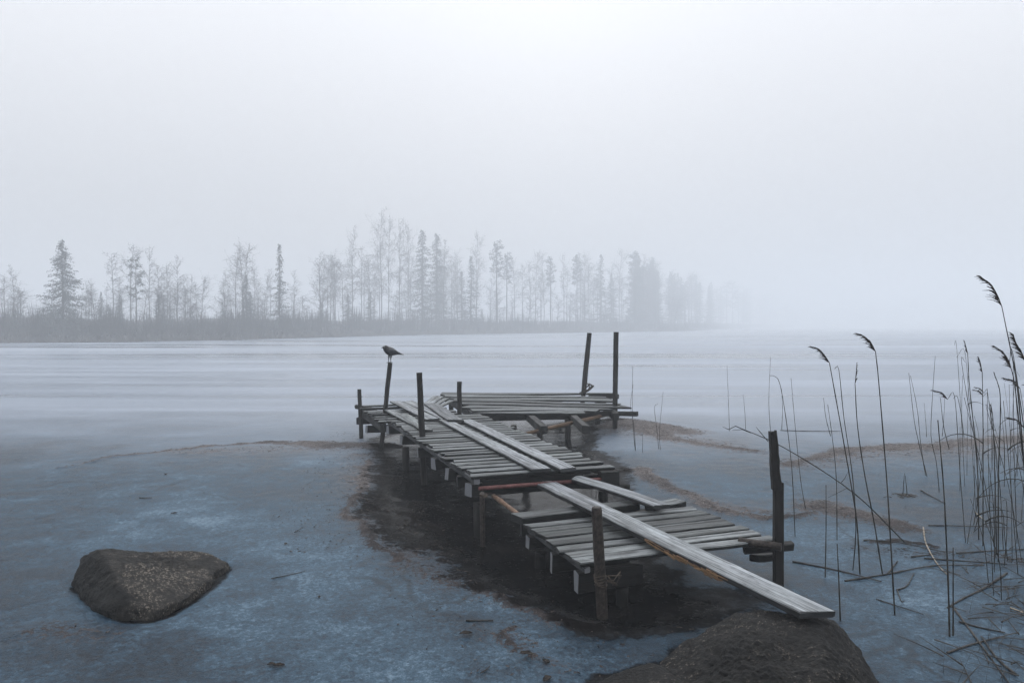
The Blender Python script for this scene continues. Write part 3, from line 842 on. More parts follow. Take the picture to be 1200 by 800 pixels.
pts = [P(118, 643, .205), P(95, 650, .15), P(84, 672, .06), P(127, 660, .20), P(142, 684, .14), P(150, 708, .07), P(157, 649, .155), P(225, 645, .11), P(248, 648, .075), P(268, 658, .03),
       P(185, 715, .035), P(222, 700, .03), P(120, 712, .05)]
pts += [bury(P(*q)) for q in ((80, 686), (100, 709), (140, 726), (176, 726), (217, 709), (247, 686), (273, 664), (262, 652), (180, 648), (100, 662))]
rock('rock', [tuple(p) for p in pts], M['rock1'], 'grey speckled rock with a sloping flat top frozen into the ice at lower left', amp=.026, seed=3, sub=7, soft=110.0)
pts = [P(880, 709, .26), P(930, 712, .275), P(982, 724, .25), P(958, 745, .285), P(905, 745, .27), P(1003, 752, .15), P(838, 729, .17), P(800, 750, .10), P(850, 790, .20), P(970, 800, .25)]
pts += [bury(P(*q)) for q in ((740, 790), (790, 770), (900, 745), (1000, 757), (1046, 815), (1075, 880), (1020, 960), (860, 980), (740, 900))]
rock('rock', [tuple(p) for p in pts], M['rock2'], 'large dark wet boulder carrying the near end of the longest plank', amp=.036, seed=9, sub=7)
pts = [P(720, 788, .05), P(760, 775, .06), P(800, 800, .09), P(690, 805, .03)] + [bury(P(*q)) for q in ((690, 795), (740, 772), (800, 768), (830, 800), (760, 850), (680, 830))]
rock('rock', [tuple(p) for p in pts], M['rock2'], 'low flat dark stone beside the large boulder at the bottom edge', sub=5, amp=.014, seed=21)

# ------------------------------------------------------------------ the bird
bp = Q(457.3, 425, 10.35)
crow = empty('crow', (bp.x, bp.y, bp.z), 'black crow perched on the leaning post with its head turned back', 'bird')
def loft(mb, rings, n=14, m=1.0):
    """rings: (x, y, z, ry, rz)"""
    base = len(mb.v)
    for i, (x, y, z, ry, rz) in enumerate(rings):
        a = Vector(rings[max(i - 1, 0)][:3]); c = Vector(rings[min(i + 1, len(rings) - 1)][:3])
        t = (c - a).normalized(); sdv = Vector((0, 1, 0)); upv = t.cross(sdv).normalized(); 
        for k in range(n):
            q = 2 * math.pi * k / n
            mb.v.append(tuple(Vector((x, y, z)) + sdv * math.cos(q) * ry * m + upv * math.sin(q) * rz * m))
    for i in range(len(rings) - 1):
        for k in range(n):
            k2 = (k + 1) % n
            mb.face((base + i * n + k, base + i * n + k2, base + (i + 1) * n + k2, base + (i + 1) * n + k), None, (1, 1, 0, 0), True)
    mb.face([base + k for k in range(n)][::-1]); mb.face([base + (len(rings) - 1) * n + k for k in range(n)])
def local(mb, name, m, parent, sub=0):
    o = bpy.data.objects.new(name, mb.mesh(name, m)); COL.objects.link(o); o.parent = parent
    if sub:
        s = o.modifiers.new('s', 'SUBSURF'); s.levels = s.render_levels = sub
    return o
b = MB()
loft(b, [(.172, 0, .098, .016, .004), (.13, 0, .110, .020, .007), (.09, 0, .120, .028, .018), (.055, 0, .130, .040, .034), (.015, 0, .138, .047, .047), (-.02, 0, .150, .046, .047),
         (-.045, -.003, .170, .036, .038), (-.058, -.008, .188, .030, .031), (-.066, -.012, .203, .026, .026), (-.072, -.016, .216, .015, .015)], m=1.2)
local(b, 'body', M['feather'], crow, 1)
for s in (-1, 1):
    b = MB()
    loft(b, [(-.030, s * .047, .158, .008, .020), (.0, s * .055, .150, .011, .034), (.04, s * .051, .140, .010, .032), (.085, s * .036, .124, .008, .020), (.14, s * .014, .106, .004, .008)], 10)
    local(b, 'wing', M['wing'], crow, 1)
    b = MB()
    lx = -.005 + .014 * s; ly = .018 * s
    tube(b, [(lx + .006, ly, .112), (lx + .002, ly, .075), (lx - .002, ly, .045), (lx, ly, .004)], [.017, .011, .005, .0042], 7)
    for tx, ty in ((-.03, .0), (-.024, .015), (-.024, -.015), (.022, 0)):
        tube(b, [(lx, ly, .006), (lx + tx * .6, ly + ty * .6, .006), (lx + tx, ly + ty, .001)], [.004, .0034, .0015], 5)
    local(b, 'leg', M['beak'], crow)
    b = MB()
    bmv = [(-.076 + .004 * (s < 0), -.016 + s * .029, .204)]
    tube(b, [Vector(bmv[0]) + Vector((0, -s * .002, 0)), Vector(bmv[0]) + Vector((0, s * .001, 0)), Vector(bmv[0]) + Vector((0, s * .003, 0))], [.0045, .004, .002], 8)
    local(b, 'eye', M['eye'], crow)
b = MB(); tube(b, [(-.078, -.022, .196), (-.094, -.036, .192), (-.112, -.052, .183)], [.012, .008, .0015], 8)
local(b, 'beak', M['beak'], crow)
crow.scale = (1.12, 1.12, 1.12)
crow.rotation_euler = (0, 0, math.radians(12))

# ------------------------------------------------------------------ reeds
def spline(pts, n):
    """Catmull-Rom through the points"""
    pts = [Vector(p) for p in pts]
    if len(pts) == 2:
        return [pts[0].lerp(pts[1], i / n) for i in range(n + 1)]
    out = []
    ext = [pts[0] * 2 - pts[1]] + pts + [pts[-1] * 2 - pts[-2]]
    per = max(2, n // (len(pts) - 1))
    for s in range(len(pts) - 1):
        p0, p1, p2, p3 = ext[s:s + 4]
        for i in range(per):
            t = i / per
            out.append(0.5 * ((2 * p1) + (p2 - p0) * t + (2 * p0 - 5 * p1 + 4 * p2 - p3) * t * t + (3 * p1 - p0 - 3 * p2 + p3) * t ** 3))
    out.append(pts[-1])
    return out

def stem_mesh(pts, r0, r1):
    b = MB(); n = len(pts)
    rad = [r0 + (r1 - r0) * i / (n - 1) for i in range(n)]
    # nodes of the cane
    tube(b, pts, [r * (1.25 if i % 4 == 2 else 1.0) for i, r in enumerate(rad)], 6)
    return b

def plume_mesh(pts, side, dens=1.0, fluff=1.0):
    """one-sided drooping panicle along the rachis pts"""
    b = MB()
    pts = [Vector(p) for p in pts]
    tube(b, pts, [.0022 * (1 - .6 * i / len(pts)) for i in range(len(pts))], 5)
    tot = sum((pts[i + 1] - pts[i]).length for i in range(len(pts) - 1))
    n = int(60 * dens)
    for k in range(n):
        t = (k + R.random()) / n
        f = t * (len(pts) - 1); i = min(int(f), len(pts) - 2)
        p = pts[i].lerp(pts[i + 1], f - i)
        d = (pts[i + 1] - pts[i]).normalized()
        ln = tot * R.uniform(.2, .48) * (1 - .55 * t) * fluff
        out = Vector((side * R.uniform(.3, 1.0), R.uniform(-.5, .5), R.uniform(-.5, .15)))
        v = (d * R.uniform(.4, .9) + out * R.uniform(.25, .65)).normalized()
        e1 = p + v * ln * .5; e2 = p + v * ln + Vector((0, 0, -.18 * ln))
        w = R.uniform(.0020, .0036)
        tube(b, [p, p.lerp(e1, .6), e1, e2], [.0009, w, w * .9, .0006], 4, cap=False, smooth=False)
    return b

def leaf_blade(b, p0, d, ln, droop, w=.006):
    n = 7; p = Vector(p0); d = Vector(d).normalized(); pts = []
    for i in range(n + 1):
        pts.append(p.copy()); p = p + d * (ln / n); d = (d + Vector((0, 0, -droop / n))).normalized()
    tube(b, pts, [w * (1 - .85 * i / n) + .0006 for i in range(n + 1)], 4, flat=.25)

RG = 'reeds standing in the ice'
def reed(px, depth, label, head=None, r=.0046, m='reed', leaves=(), tip=None, group=RG, fluff=1.0, dens=1.0):
    """px: base ... top as measured; head: (tip px) list from stem top outwards"""
    base = Q(px[0][0], px[0][1], depth)
    pts = []
    drift = R.uniform(-.06, .06)
    for i, q in enumerate(px):
        pts.append(Q(q[0], q[1], depth + drift * i / len(px)))
    gz = ground_z(pts[0].x, pts[0].y)
    pts[0].z = gz - .03
    sp = spline(pts, 18)
    parts = head is not None or leaves
    if not parts:
        b = stem_mesh(sp, r, r * .45)
        o = b.build('reed', M[m])
        return tag(o, label, 'reed', group)
    root = empty('reed', (pts[0].x, pts[0].y, gz), label, 'reed', group)
    stem_mesh(sp, r, r * .5).build('stem', M[m], root)
    if head is not None:
        hp = [pts[-1]] + [Q(q[0], q[1], depth + drift + R.uniform(-.01, .01)) for q in head]
        side = -1 if head[-1][0] < px[-1][0] else 1
        plume_mesh(spline(hp, 10), side, dens, fluff).build('seed_head', M['plume'], root)
    for (t, dx, ln, droop) in leaves:
        b = MB(); p = sp[min(int(t * len(sp)), len(sp) - 1)]
        leaf_blade(b, p, (dx, R.uniform(-.3, .3), .75), ln, droop)
        b.build('leaf', M[m], root)
    return root

def dep(y, z=0.0): return P(600, y, z).y
reed([(1049, 720), (1044, 640), (1039, 560), (1030, 450), (1026, 412)], dep(720), 'tall solitary reed with a feathery head bent left, second headed reed from the tall post', [(1021, 402), (1013, 394), (1005, 391)], r=.0044)
reed([(1008, 672), (1004, 610), (996, 560), (985, 497), (972, 425)], dep(672), 'reed with a bent feathery head, leftmost of all the headed reeds', [(967, 417), (960, 409), (951, 406)], r=.005)
reed([(1035, 672), (1024, 610), (1014, 560), (1005, 500), (1002, 449)], dep(672), 'slim reed with a short upright spike and one small side tuft', [(1003, 438), (1004, 425)], fluff=.5, dens=.4)
reed([(1212, 705), (1204, 600), (1197, 505), (1190, 440), (1174, 359)], dep(705), 'tallest reed of all, its plume rising clear above the horizon at right', [(1169, 346), (1161, 333), (1149, 324)], r=.0047)
reed([(1214, 690), (1206, 600), (1197, 520), (1189, 450), (1185, 432)], dep(690), 'reed with a ragged plume bent left just below the tallest plume', [(1182, 422), (1175, 412), (1166, 406)])
reed([(1226, 712), (1218, 600), (1212, 510), (1206, 440), (1202, 424)], dep(712), 'reed whose upright plume touches the right edge of the picture', [(1197, 412), (1191, 402), (1188, 393)], fluff=1.2)
reed([(1147, 632), (1146, 560), (1141, 500), (1136, 450), (1134, 414)], dep(632), 'thin reed with a small dark slanted tuft left of the dense reed bed', [(1132, 406), (1130, 399)], fluff=.6, dens=.5)
reed([(1152, 640), (1152, 560), (1152, 500), (1151, 436)], dep(640), 'reed with a small forked brown tuft at the left of the dense reed bed', [(1149, 425), (1147, 419)], fluff=.9, dens=.6, leaves=[(.55, -.9, .35, 1.6)])
reed([(1170, 660), (1170, 560), (1172, 500), (1172, 462), (1168, 445)], dep(660), 'reed with a thin nodding spike inside the dense reed bed', [(1166, 440), (1165, 436)], fluff=.5, dens=.35)
reed([(1168, 650), (1166, 560), (1164, 500), (1163, 484)], dep(650), 'short reed with a dark stubby tuft low in the dense reed bed', [(1162, 478), (1161, 474)], fluff=.8, dens=.5)
# bare canes that stand apart
BARE = [
    ([(985, 727), (983, 680), (981, 637)], 'short dark bare cane directly behind the near end of the longest plank', 'reed', .0055),
    ([(967, 676), (968, 620), (968, 568)], 'bare upright cane between the plank end and the leftmost headed reed', 'reed', .0045),
    ([(1113, 745), (1111, 680), (1106, 575), (1099, 492)], 'thick bare cane with a broken top in front of the dense reed bed', 'reed', .006),
    ([(1117, 744), (1117, 690), (1117, 641)], 'short dark cane stub right beside the thick bare cane', 'reed', .0055),
    ([(932, 628), (928, 550), (921, 490), (914, 450), (908, 441), (902, 440)], 'bare reed with its tip hooked over to the left, just right of the tall post', 'reed', .0035),
    ([(944.5, 597), (938, 560), (931, 490), (927, 443)], 'bare reed second to the right of the tall two-piece post', 'reed', .0035),
    ([(981, 632), (980, 560), (975, 510), (970, 474)], 'bare reed leaning left below the leftmost headed reed', 'reed', .0038),
    ([(999, 668), (1003, 620), (999, 557), (989, 490), (983, 433), (978, 432)], 'bare reed with a bent broken tip close behind the leftmost headed reed', 'reed', .0042),
    ([(974, 511), (968, 490), (965, 466)], 'short far reed leaning left at the outer ice edge', 'reed', .006),
    ([(903, 505), (901, 470), (903, 418)], 'thin far reed rising from behind the top of the tall two-piece post', 'reed', .005),
    ([(916, 503), (917, 480), (916, 455)], 'small far reed just right of the tall post top', 'reed', .005),
    ([(1087, 558), (1077, 520), (1071, 490), (1065, 437)], 'bare pair-forming reed left one, midway between solitary reed and thick cane', 'reed', .005),
    ([(1085, 557), (1079, 520), (1075, 480), (1067, 440)], 'bare pair-forming reed right one, midway between solitary reed and thick cane', 'reed', .0045),
    ([(1101, 575), (1097, 540), (1091, 510), (1093, 460), (1096, 417)], 'slender bare reed reaching up pale behind the thick bare cane', 'reed', .0042),
    ([(1113, 527), (1106, 500), (1102, 466)], 'short far reed with a blunt top right of the thick cane', 'reed', .007),
    ([(1104, 511), (1106, 490), (1107, 466)], 'short far reed crossing the blunt topped one', 'reed', .005),
    ([(1130, 513), (1127, 490), (1122, 465), (1117, 467)], 'far reed with a snapped tip above the brown silt bar', 'reed', .006),
    ([(1128, 515), (1127, 480), (1128, 440)], 'far upright reed standing beside the snapped reed on the silt bar', 'reed', .005),
    ([(1086, 512), (1085, 495), (1083, 472)], 'short pale far reed left of the thick bare cane', 'reed', .0045),
    ([(1125, 575), (1125, 540), (1125, 500)], 'bare reed alone on the ice between thick cane and reed bed', 'reed', .004),
    ([(744.5, 527), (742, 500), (741, 470), (741.5, 429)], 'tall thin grass stalk right of the far platform', 'reed', .0045),
    ([(745, 528), (743, 500), (739, 475), (742, 450)], 'second thin grass stalk bent beside the tall one at the far platform', 'reed', .004),
    ([(774, 527), (773, 505), (777, 459)], 'grass stalk forming the right half of a v right of the platform', 'reed', .004),
    ([(772, 526), (770, 505), (767, 478), (771, 473)], 'grass stalk forming the left half of a v right of the platform', 'reed', .004),
    ([(855, 505), (854, 480), (852, 428)], 'lone thin reed standing midway between platform and tall post', 'reed', .0045),
    ([(874, 503), (873, 485), (871, 462)], 'short thin reed right of the lone midway reed', 'reed', .0045),
    ([(753, 530), (753, 522), (753, 508)], 'tiny grass stub in the blue ice by the platform', 'reed', .004),
]
for px, lab, m, r in BARE:
    reed(px, dep(px[0][1]), lab, r=r * .85, m=m)
# the leaning broken cane
bs_, tp_ = P(1062, 637), Q(862, 499, 5.4)
b = stem_mesh(spline([bs_, Q(1000, 577, 5.55), Q(920, 525, 5.45), tp_], 18), .0042, .0026)
rt = empty('reed', (bs_.x, bs_.y, 0), 'long broken cane leaning diagonally left behind the tall two-piece post', 'reed', RG)
b.build('stem', M['reed'], rt)
for (a, c, e, r_) in (((862, 499), (854, 503), (847, 500), .003), ((880, 507), (870, 503), (858, 504), .003), ((900, 517), (890, 505), (886, 500), .003), ((1000, 577), (992, 572), (970, 583), .0022), ((985, 566), (990, 560), (994, 552), .0022)):
    b = MB(); tube(b, [Q(*a, 5.46), Q(*c, 5.44), Q(*e, 5.4)], [r_, r_ * .9, r_ * .4], 5)
    b.build('side_shoot', M['reed'], rt)
# the dense bed at the right edge
bed_n = 0
for k in range(90):
    bx = R.uniform(1128, 1275); by = R.uniform(530, 705)
    if bx < 1165 and by > 650: bx += 30
    d = dep(by)
    hgt = R.uniform(.5, 1.55) if R.random() < .8 else R.uniform(.2, .5)
    p0 = P(bx, by)
    lean = R.uniform(-.22, .06) * hgt
    top = p0 + Vector((lean, R.uniform(-.12, .12) * hgt, hgt))
    midp = p0.lerp(top, .5) + Vector((R.uniform(-.01, .035), 0, 0))
    pts = [p0 + Vector((0, 0, -.03)), midp, top]
    if R.random() < .35:
        pts.append(top + Vector((R.uniform(-.09, .05), 0, R.uniform(-.04, .02))))
    sp = spline(pts, 14)
    r = R.uniform(.002, .0034)
    lv = R.random() < .3
    hd = hgt > .9 and R.random() < .16
    if lv or hd:
        o = empty('reed', (p0.x, p0.y, 0), 'dry reed in the dense bed at the right edge, with a curled leaf or tuft', 'reed', 'reeds of the dense bed at the right edge')
        stem_mesh(sp, r, r * .5).build('stem', M['reed'], o)
        if lv:
            b = MB(); leaf_blade(b, sp[int(len(sp) * R.uniform(.4, .75))], (R.choice((-1, 1)), R.uniform(-.4, .4), R.uniform(.3, .9)), R.uniform(.15, .4), R.uniform(1.0, 2.2), .005)
            b.build('leaf', M['reed'], o)
        if hd:
            e = sp[-1]; plume_mesh(spline([e, e + Vector((-.04, 0, .05)), e + Vector((-.11, 0, .07))], 8), -1, .7).build('seed_head', M['plume'], o)
    else:
        o = stem_mesh(sp, r, r * .5).build('reed', M['reed'])
        tag(o, 'bare dry cane standing in the dense bed at the right edge', 'reed', 'bare canes of the dense bed at the right edge')

# stalks lying on the ice
def stalk(px, label, m='wetreed', r=.005, z=.006, lift=0.0):
    pts = []
    for i, q in enumerate(px):
        p = P(q[0], q[1], z); p.z = ground_z(p.x, p.y) + z + (lift * i / max(1, len(px) - 1)); pts.append(p)
    b = stem_mesh(spline(pts, 16), r, r * .5)
    return tag(b.build('fallen_stalk', M[m]), label, 'stalk', 'fallen stalks lying on the ice')
stalk([(929, 657), (980, 668), (1033, 681)], 'long straight stalk on the ice right of the tall two-piece post', r=.007)
stalk([(990, 680), (1040, 672), (1095, 663), (1150, 663)], 'long stalk on the ice crossing the solitary reed', r=.006)
stalk([(1012, 634), (1050, 637), (1108, 649)], 'sodden stalk in the litter heap beside the leaning cane foot', r=.0065)
stalk([(1082, 618), (1085, 640), (1098, 660), (1112, 675)], 'pale bleached bent stalk on the ice left of the thick bare cane', 'palereed', .006)
stalk([(1027, 702), (1055, 711), (1082, 719)], 'short stalk on the ice just right of the boulder plank end', r=.004)
stalk([(1116, 710), (1148, 752), (1186, 805)], 'thick dark stalk running to the lower right corner', r=.0065)
stalk([(1110, 764), (1140, 753), (1175, 745)], 'dark stalk crossing the thick corner stalk', r=.006)
stalk([(1088, 615), (1130, 616), (1185, 618)], 'thin straight stalk lying level in front of the dense bed', r=.005)
stalk([(1079, 574), (1092, 581), (1108, 590)], 'short slanted stalk on the ice below the silt bar', r=.006)
stalk([(1121, 650), (1160, 646), (1210, 643)], 'stalk on the ice running into the dense bed', r=.006)
stalk([(1124, 728), (1150, 735), (1178, 741)], 'sodden stalk right of the short cane stub', r=.0065)
stalk([(1051, 691), (1063, 686), (1071, 671)], 'small hooked stalk right of the solitary reed', r=.005)
stalk([(1051, 690), (1056, 704), (1060, 704)], 'tiny twig hanging below the hooked stalk', r=.004)
stalk([(1040, 672), (1052, 657)], 'stubby dark stalk lying left of the pale bent stalk', r=.0065)
stalk([(1083, 655), (1120, 657), (1180, 662)], 'sodden broad stalk in front of the dense bed', r=.0065)
stalk([(1068, 653), (1098, 650)], 'short sodden stalk beside the litter heap', r=.0065)
stalk([(1143, 600), (1150, 606), (1154, 609)], 'short pale reed fragment on the ice before the dense bed', 'palereed', .006)
stalk([(1184, 712), (1200, 718), (1215, 728)], 'pale bleached stalk at the right edge', 'palereed', .006)
stalk([(1180, 672), (1150, 690), (1130, 700), (1110, 712)], 'dark matted stalk in the lower right litter', r=.008)
stalk([(1190, 790), (1168, 770), (1150, 745)], 'dark stalk near the lower right corner', r=.007)
stalk([(914, 504), (950, 505), (985, 505)], 'straight stalk lying level on the pale ice behind the tall post', r=.0065)
stalk([(318, 677), (340, 673), (357, 669)], 'thin straight twig on the ice right of the speckled rock', r=.004)
stalk([(546, 727), (560, 728), (578, 727)], 'short dark twig on the ice left of the rusty post', r=.006)
stalk([(563, 788), (570, 784), (574, 780)], 'tiny twig at the bottom edge below the thaw water', r=.003)
stalk([(345, 623), (350, 620), (356, 616)], 'tiny twig on the ice left of the thaw water', r=.003)
stalk([(163, 583), (170, 583), (178, 583)], 'dark flat twig on the far left ice', r=.005)
# thin weeds in the water under the short plank
for k, px in enumerate(([(690, 588), (694, 570), (690, 560)], [(705, 588), (703, 575), (709, 565)], [(697, 586), (700, 572), (704, 570)])):
    reed(px, dep(590), ('left', 'right', 'middle')[k] + ' one of three thin weeds in the water under the short plank', r=.003, group='weeds in the water under the short plank')

# dead leaves and a few stones on the ice
def dead_leaf(x, y, s, label):
    p = P(x, y); p.z = ground_z(p.x, p.y) + .004
    b = MB(); n = 6; k0 = R.uniform(0, 6.28)
    cs, sn = math.cos(k0), math.sin(k0)
    rows_ = []
    for i in range(n + 1):
        t = i / n; w = s * .38 * math.sin(math.pi * (t * .92 + .04)) * R.uniform(.8, 1.2)
        for j, q in enumerate((-1, -.4, .4, 1)):
            lx, ly = (t - .5) * s * 1.3, q * w
            b.v.append((p.x + lx * cs - ly * sn, p.y + lx * sn + ly * cs, p.z + abs(q) * w * .5 + .25 * s * (t - .5) ** 2 + R.uniform(0, .004)))
    for i in range(n):
        for j in range(3):
            b.face((i * 4 + j, i * 4 + j + 1, i * 4 + j + 5, i * 4 + j + 4))
    o = b.build('dead_leaf', M['leaf'])
    so = o.modifiers.new('thickness', 'SOLIDIFY'); so.thickness = .003
    return tag(o, label, 'leaf', 'dead leaves lying on the ice')
dead_leaf(546, 745, .055, 'curled dark leaf on the ice left of the rusty post')
dead_leaf(318, 780, .03, 'small dark leaf, left one of a pair near the bottom edge')
dead_leaf(327, 781, .045, 'larger dark leaf, right one of a pair near the bottom edge')
dead_leaf(204, 602, .045, 'lone dark leaf on the ice far behind the speckled rock')
dead_leaf(641, 797, .05, 'dark leaf at the bottom edge left of the boulder')
dead_leaf(640, 777, .04, 'dark flat leaf beyond the bottom edge leaf')
dead_leaf(194, 556, .04, 'speck-like dark leaf near the outer silt ridge')
dead_leaf(617, 773, .05, 'dark shredded leaf at the end of the thin silt trail')
dead_leaf(335, 638, .03, 'tiny leaf on the ice between twig and thaw water')
dead_leaf(374, 700, .022, 'tiny leaf on the open ice right of the thin twig')

# tuft at (1060,578) and stubble
o = empty('grass_tuft', tuple(P(1060, 581)), 'small dark tuft of dead grass on the ice left of the reed bed', 'grass tuft')
b = MB()
for k in range(46):
    p = P(1060 + R.gauss(0, 4.5), 581 + R.gauss(0, 1.3)); a = R.uniform(0, 6.28)
    leaf_blade(b, p, (math.cos(a), math.sin(a), R.uniform(.1, .5)), R.uniform(.05, .13), R.uniform(.8, 1.8), .005)
b.build('foliage', M['wetreed'], o)
for e in (((1058, 579), (1059, 566), (1060, 554)), ((1063, 579), (1062, 568), (1061, 557))):
    b = stem_mesh([Q(*q, dep(581)) for q in e], .004, .002); b.build('stalk', M['reed'], o)

# scattered reed litter: bits frozen into the silt lines and thaw edge
b = MB()
flat_pts = []
cnt = 0
cells = np.argwhere((mud > .4) & (np.abs(X) < 6.4) & (Y < 14.5) & (Y > 2.7))
cells2 = np.argwhere((speck > .35) & (np.abs(X) < 6.4) & (Y < 12) & (Y > 2.7) & (X < 1.2))
for arr, num, smin, smax in ((cells, 1500, .005, .020), (cells2, 700, .003, .010)):
    for k in range(num):
        j, i = arr[NP.randint(len(arr))]
        x, y = X[j, i] + R.uniform(-.02, .02), Y[j, i] + R.uniform(-.02, .02); z = Z[j, i] + .003
        ln = R.uniform(smin, smax) * (1.6 if R.random() < .15 else 1); w = R.uniform(.0012, .0035); a = R.uniform(0, 6.28)
        dx, dy = math.cos(a), math.sin(a)
        n0 = len(b.v); hz = R.uniform(.0015, .005); tl = R.uniform(-.003, .006)
        b.v += [(x - dx * ln - dy * w, y - dy * ln + dx * w, z), (x - dx * ln + dy * w, y - dy * ln - dx * w, z), (x + dx * ln + dy * w, y + dy * ln - dx * w, z + tl), (x + dx * ln - dy * w, y + dy * ln + dx * w, z + tl), (x - dx * ln, y - dy * ln, z + hz), (x + dx * ln, y + dy * ln, z + hz + tl)]
        for f in ((0, 1, 4), (1, 2, 5, 4), (2, 3, 5), (3, 0, 4, 5)): b.face([n0 + q for q in f])
lit = b.build('reed_litter', M['litter'])
tag(lit, 'dark reed litter frozen along the silt lines', 'litter', kind='stuff')
# matted stubble in the lower right corner
b = MB()
for k in range(300):
    p = P(R.triangular(1090, 1320, 1215), R.uniform(640, 830)); p.z = 0
    if R.random() < .5 and p.x < P(1150, 700).x: continue
    a = R.uniform(0, 6.28)
    if R.random() < .3:
        leaf_blade(b, p, (R.uniform(-.4, .4), R.uniform(-.4, .4), 1), R.uniform(.05, .25), R.uniform(0, .8), .003)
    else:
        leaf_blade(b, p + Vector((0, 0, .012)), (math.cos(a), math.sin(a), R.uniform(0, .12)), R.uniform(.06, .32), R.uniform(.0, .3), .0034)
tag(b.build('reed_stubble', M['wetreed']), 'matted broken reed stubble on the ice at the lower right', 'stubble', kind='stuff')

# ------------------------------------------------------------------ far shore
SH = [(-420, 404.5), (-250, 403.6), (0, 402.3), (150, 401), (260, 398.7), (350, 396.4), (500, 392.2), (650, 390.2), (800, 388.0), (830, 386.7), (860, 385.2), (900, 384.3), (950, 383.6), (1000, 383.2), (1030, 383.0)]
shore_w = [P(*p) for p in SH]
def shore_depth(x):
    for (x0, y0), (x1, y1) in zip(SH[:-1], SH[1:]):
        if x0 <= x <= x1: return P(600, y0 + (y1 - y0) * (x - x0) / (x1 - x0)).y
    return P(600, SH[-1][1]).y if x > SH[-1][0] else P(600, SH[0][1]).y
def bank_h(back): 
    return -0.3 + 0.9 * min(1, back / 2.5) + 2.6 * (1 - math.exp(-max(0, back - 2) / 28))
b = MB()
backs = [0, 1.2, 2.5, 4, 7, 11, 16, 24, 34, 50, 75, 110]
cols = []
fine_px = [(-420 + k * 6) for k in range(242)]
for x in fine_px:
    d0 = shore_depth(x)
    for bk in backs:
        p = Q(x, 400, d0 + bk)
        p.z = bank_h(bk) + mnoise.noise(Vector((p.x * .12, p.y * .12, 0))) * .45 * min(1, bk / 3) + mnoise.noise(Vector((p.x * .035, p.y * .03, 5))) * 1.3 * min(1, bk / 12)
        b.v.append(tuple(p))
nb = len(backs)
for i in range(len(fine_px) - 1):
    for j in range(nb - 1):
        b.face((i * nb + j, (i + 1) * nb + j, (i + 1) * nb + j + 1, i * nb + j + 1), None, (1, 1, 0, 0), True)
tag(b.build('far_shore', M['shrub']), 'low brown wooded bank on the far side of the lake', 'shore', kind='structure')
def on_bank(x, back):
    d = shore_depth(x) + back; p = Q(x, 400, d); p.z = bank_h(back) - .15
    return p
# undergrowth: bare thicket behind the water line, dry reeds at the edge
b = MB()
for k in range(6500):
    x = R.uniform(-330, 1010); back = abs(R.gauss(0, 11)) + 1.6
    p = on_bank(x, back)
    sc = 1.1 + 1.2 * mnoise.noise(Vector((x * .035, back * .05, 4)))
    if x > 330: sc *= 1.35
    h = R.uniform(.9, 2.7) * sc
    for q in range(3):
        tp = p + Vector((R.gauss(0, .35), R.gauss(0, .35), h * R.uniform(.6, 1)))
        w = R.uniform(.03, .06)
        n0 = len(b.v)
        b.v += [(p.x - w, p.y, p.z), (p.x + w, p.y, p.z), (p.x, p.y + w, p.z), tuple(tp)]
        b.face((n0, n0 + 1, n0 + 3)); b.face((n0 + 1, n0 + 2, n0 + 3)); b.face((n0 + 2, n0, n0 + 3))
tag(b.build('undergrowth', M['shrub']), 'bare brown thicket along the far bank', 'undergrowth', kind='stuff')
b = MB()
for k in range(5000):
    x = R.uniform(-330, 960); back = R.uniform(-.2, 2.2)
    p = on_bank(x, max(0, back)); h = R.uniform(.5, 1.25)
    tp = p + Vector((R.gauss(0, .12), R.gauss(0, .1), h)); w = R.uniform(.02, .045)
    n0 = len(b.v)
    b.v += [(p.x - w, p.y, p.z), (p.x + w, p.y, p.z), (p.x, p.y + w, p.z), tuple(tp)]
    b.face((n0, n0 + 1, n0 + 3)); b.face((n0 + 1, n0 + 2, n0 + 3)); b.face((n0 + 2, n0, n0 + 3))
tag(b.build('shore_reeds', M['sedge']), 'dry brown reeds along the far water line', 'reeds', kind='stuff')

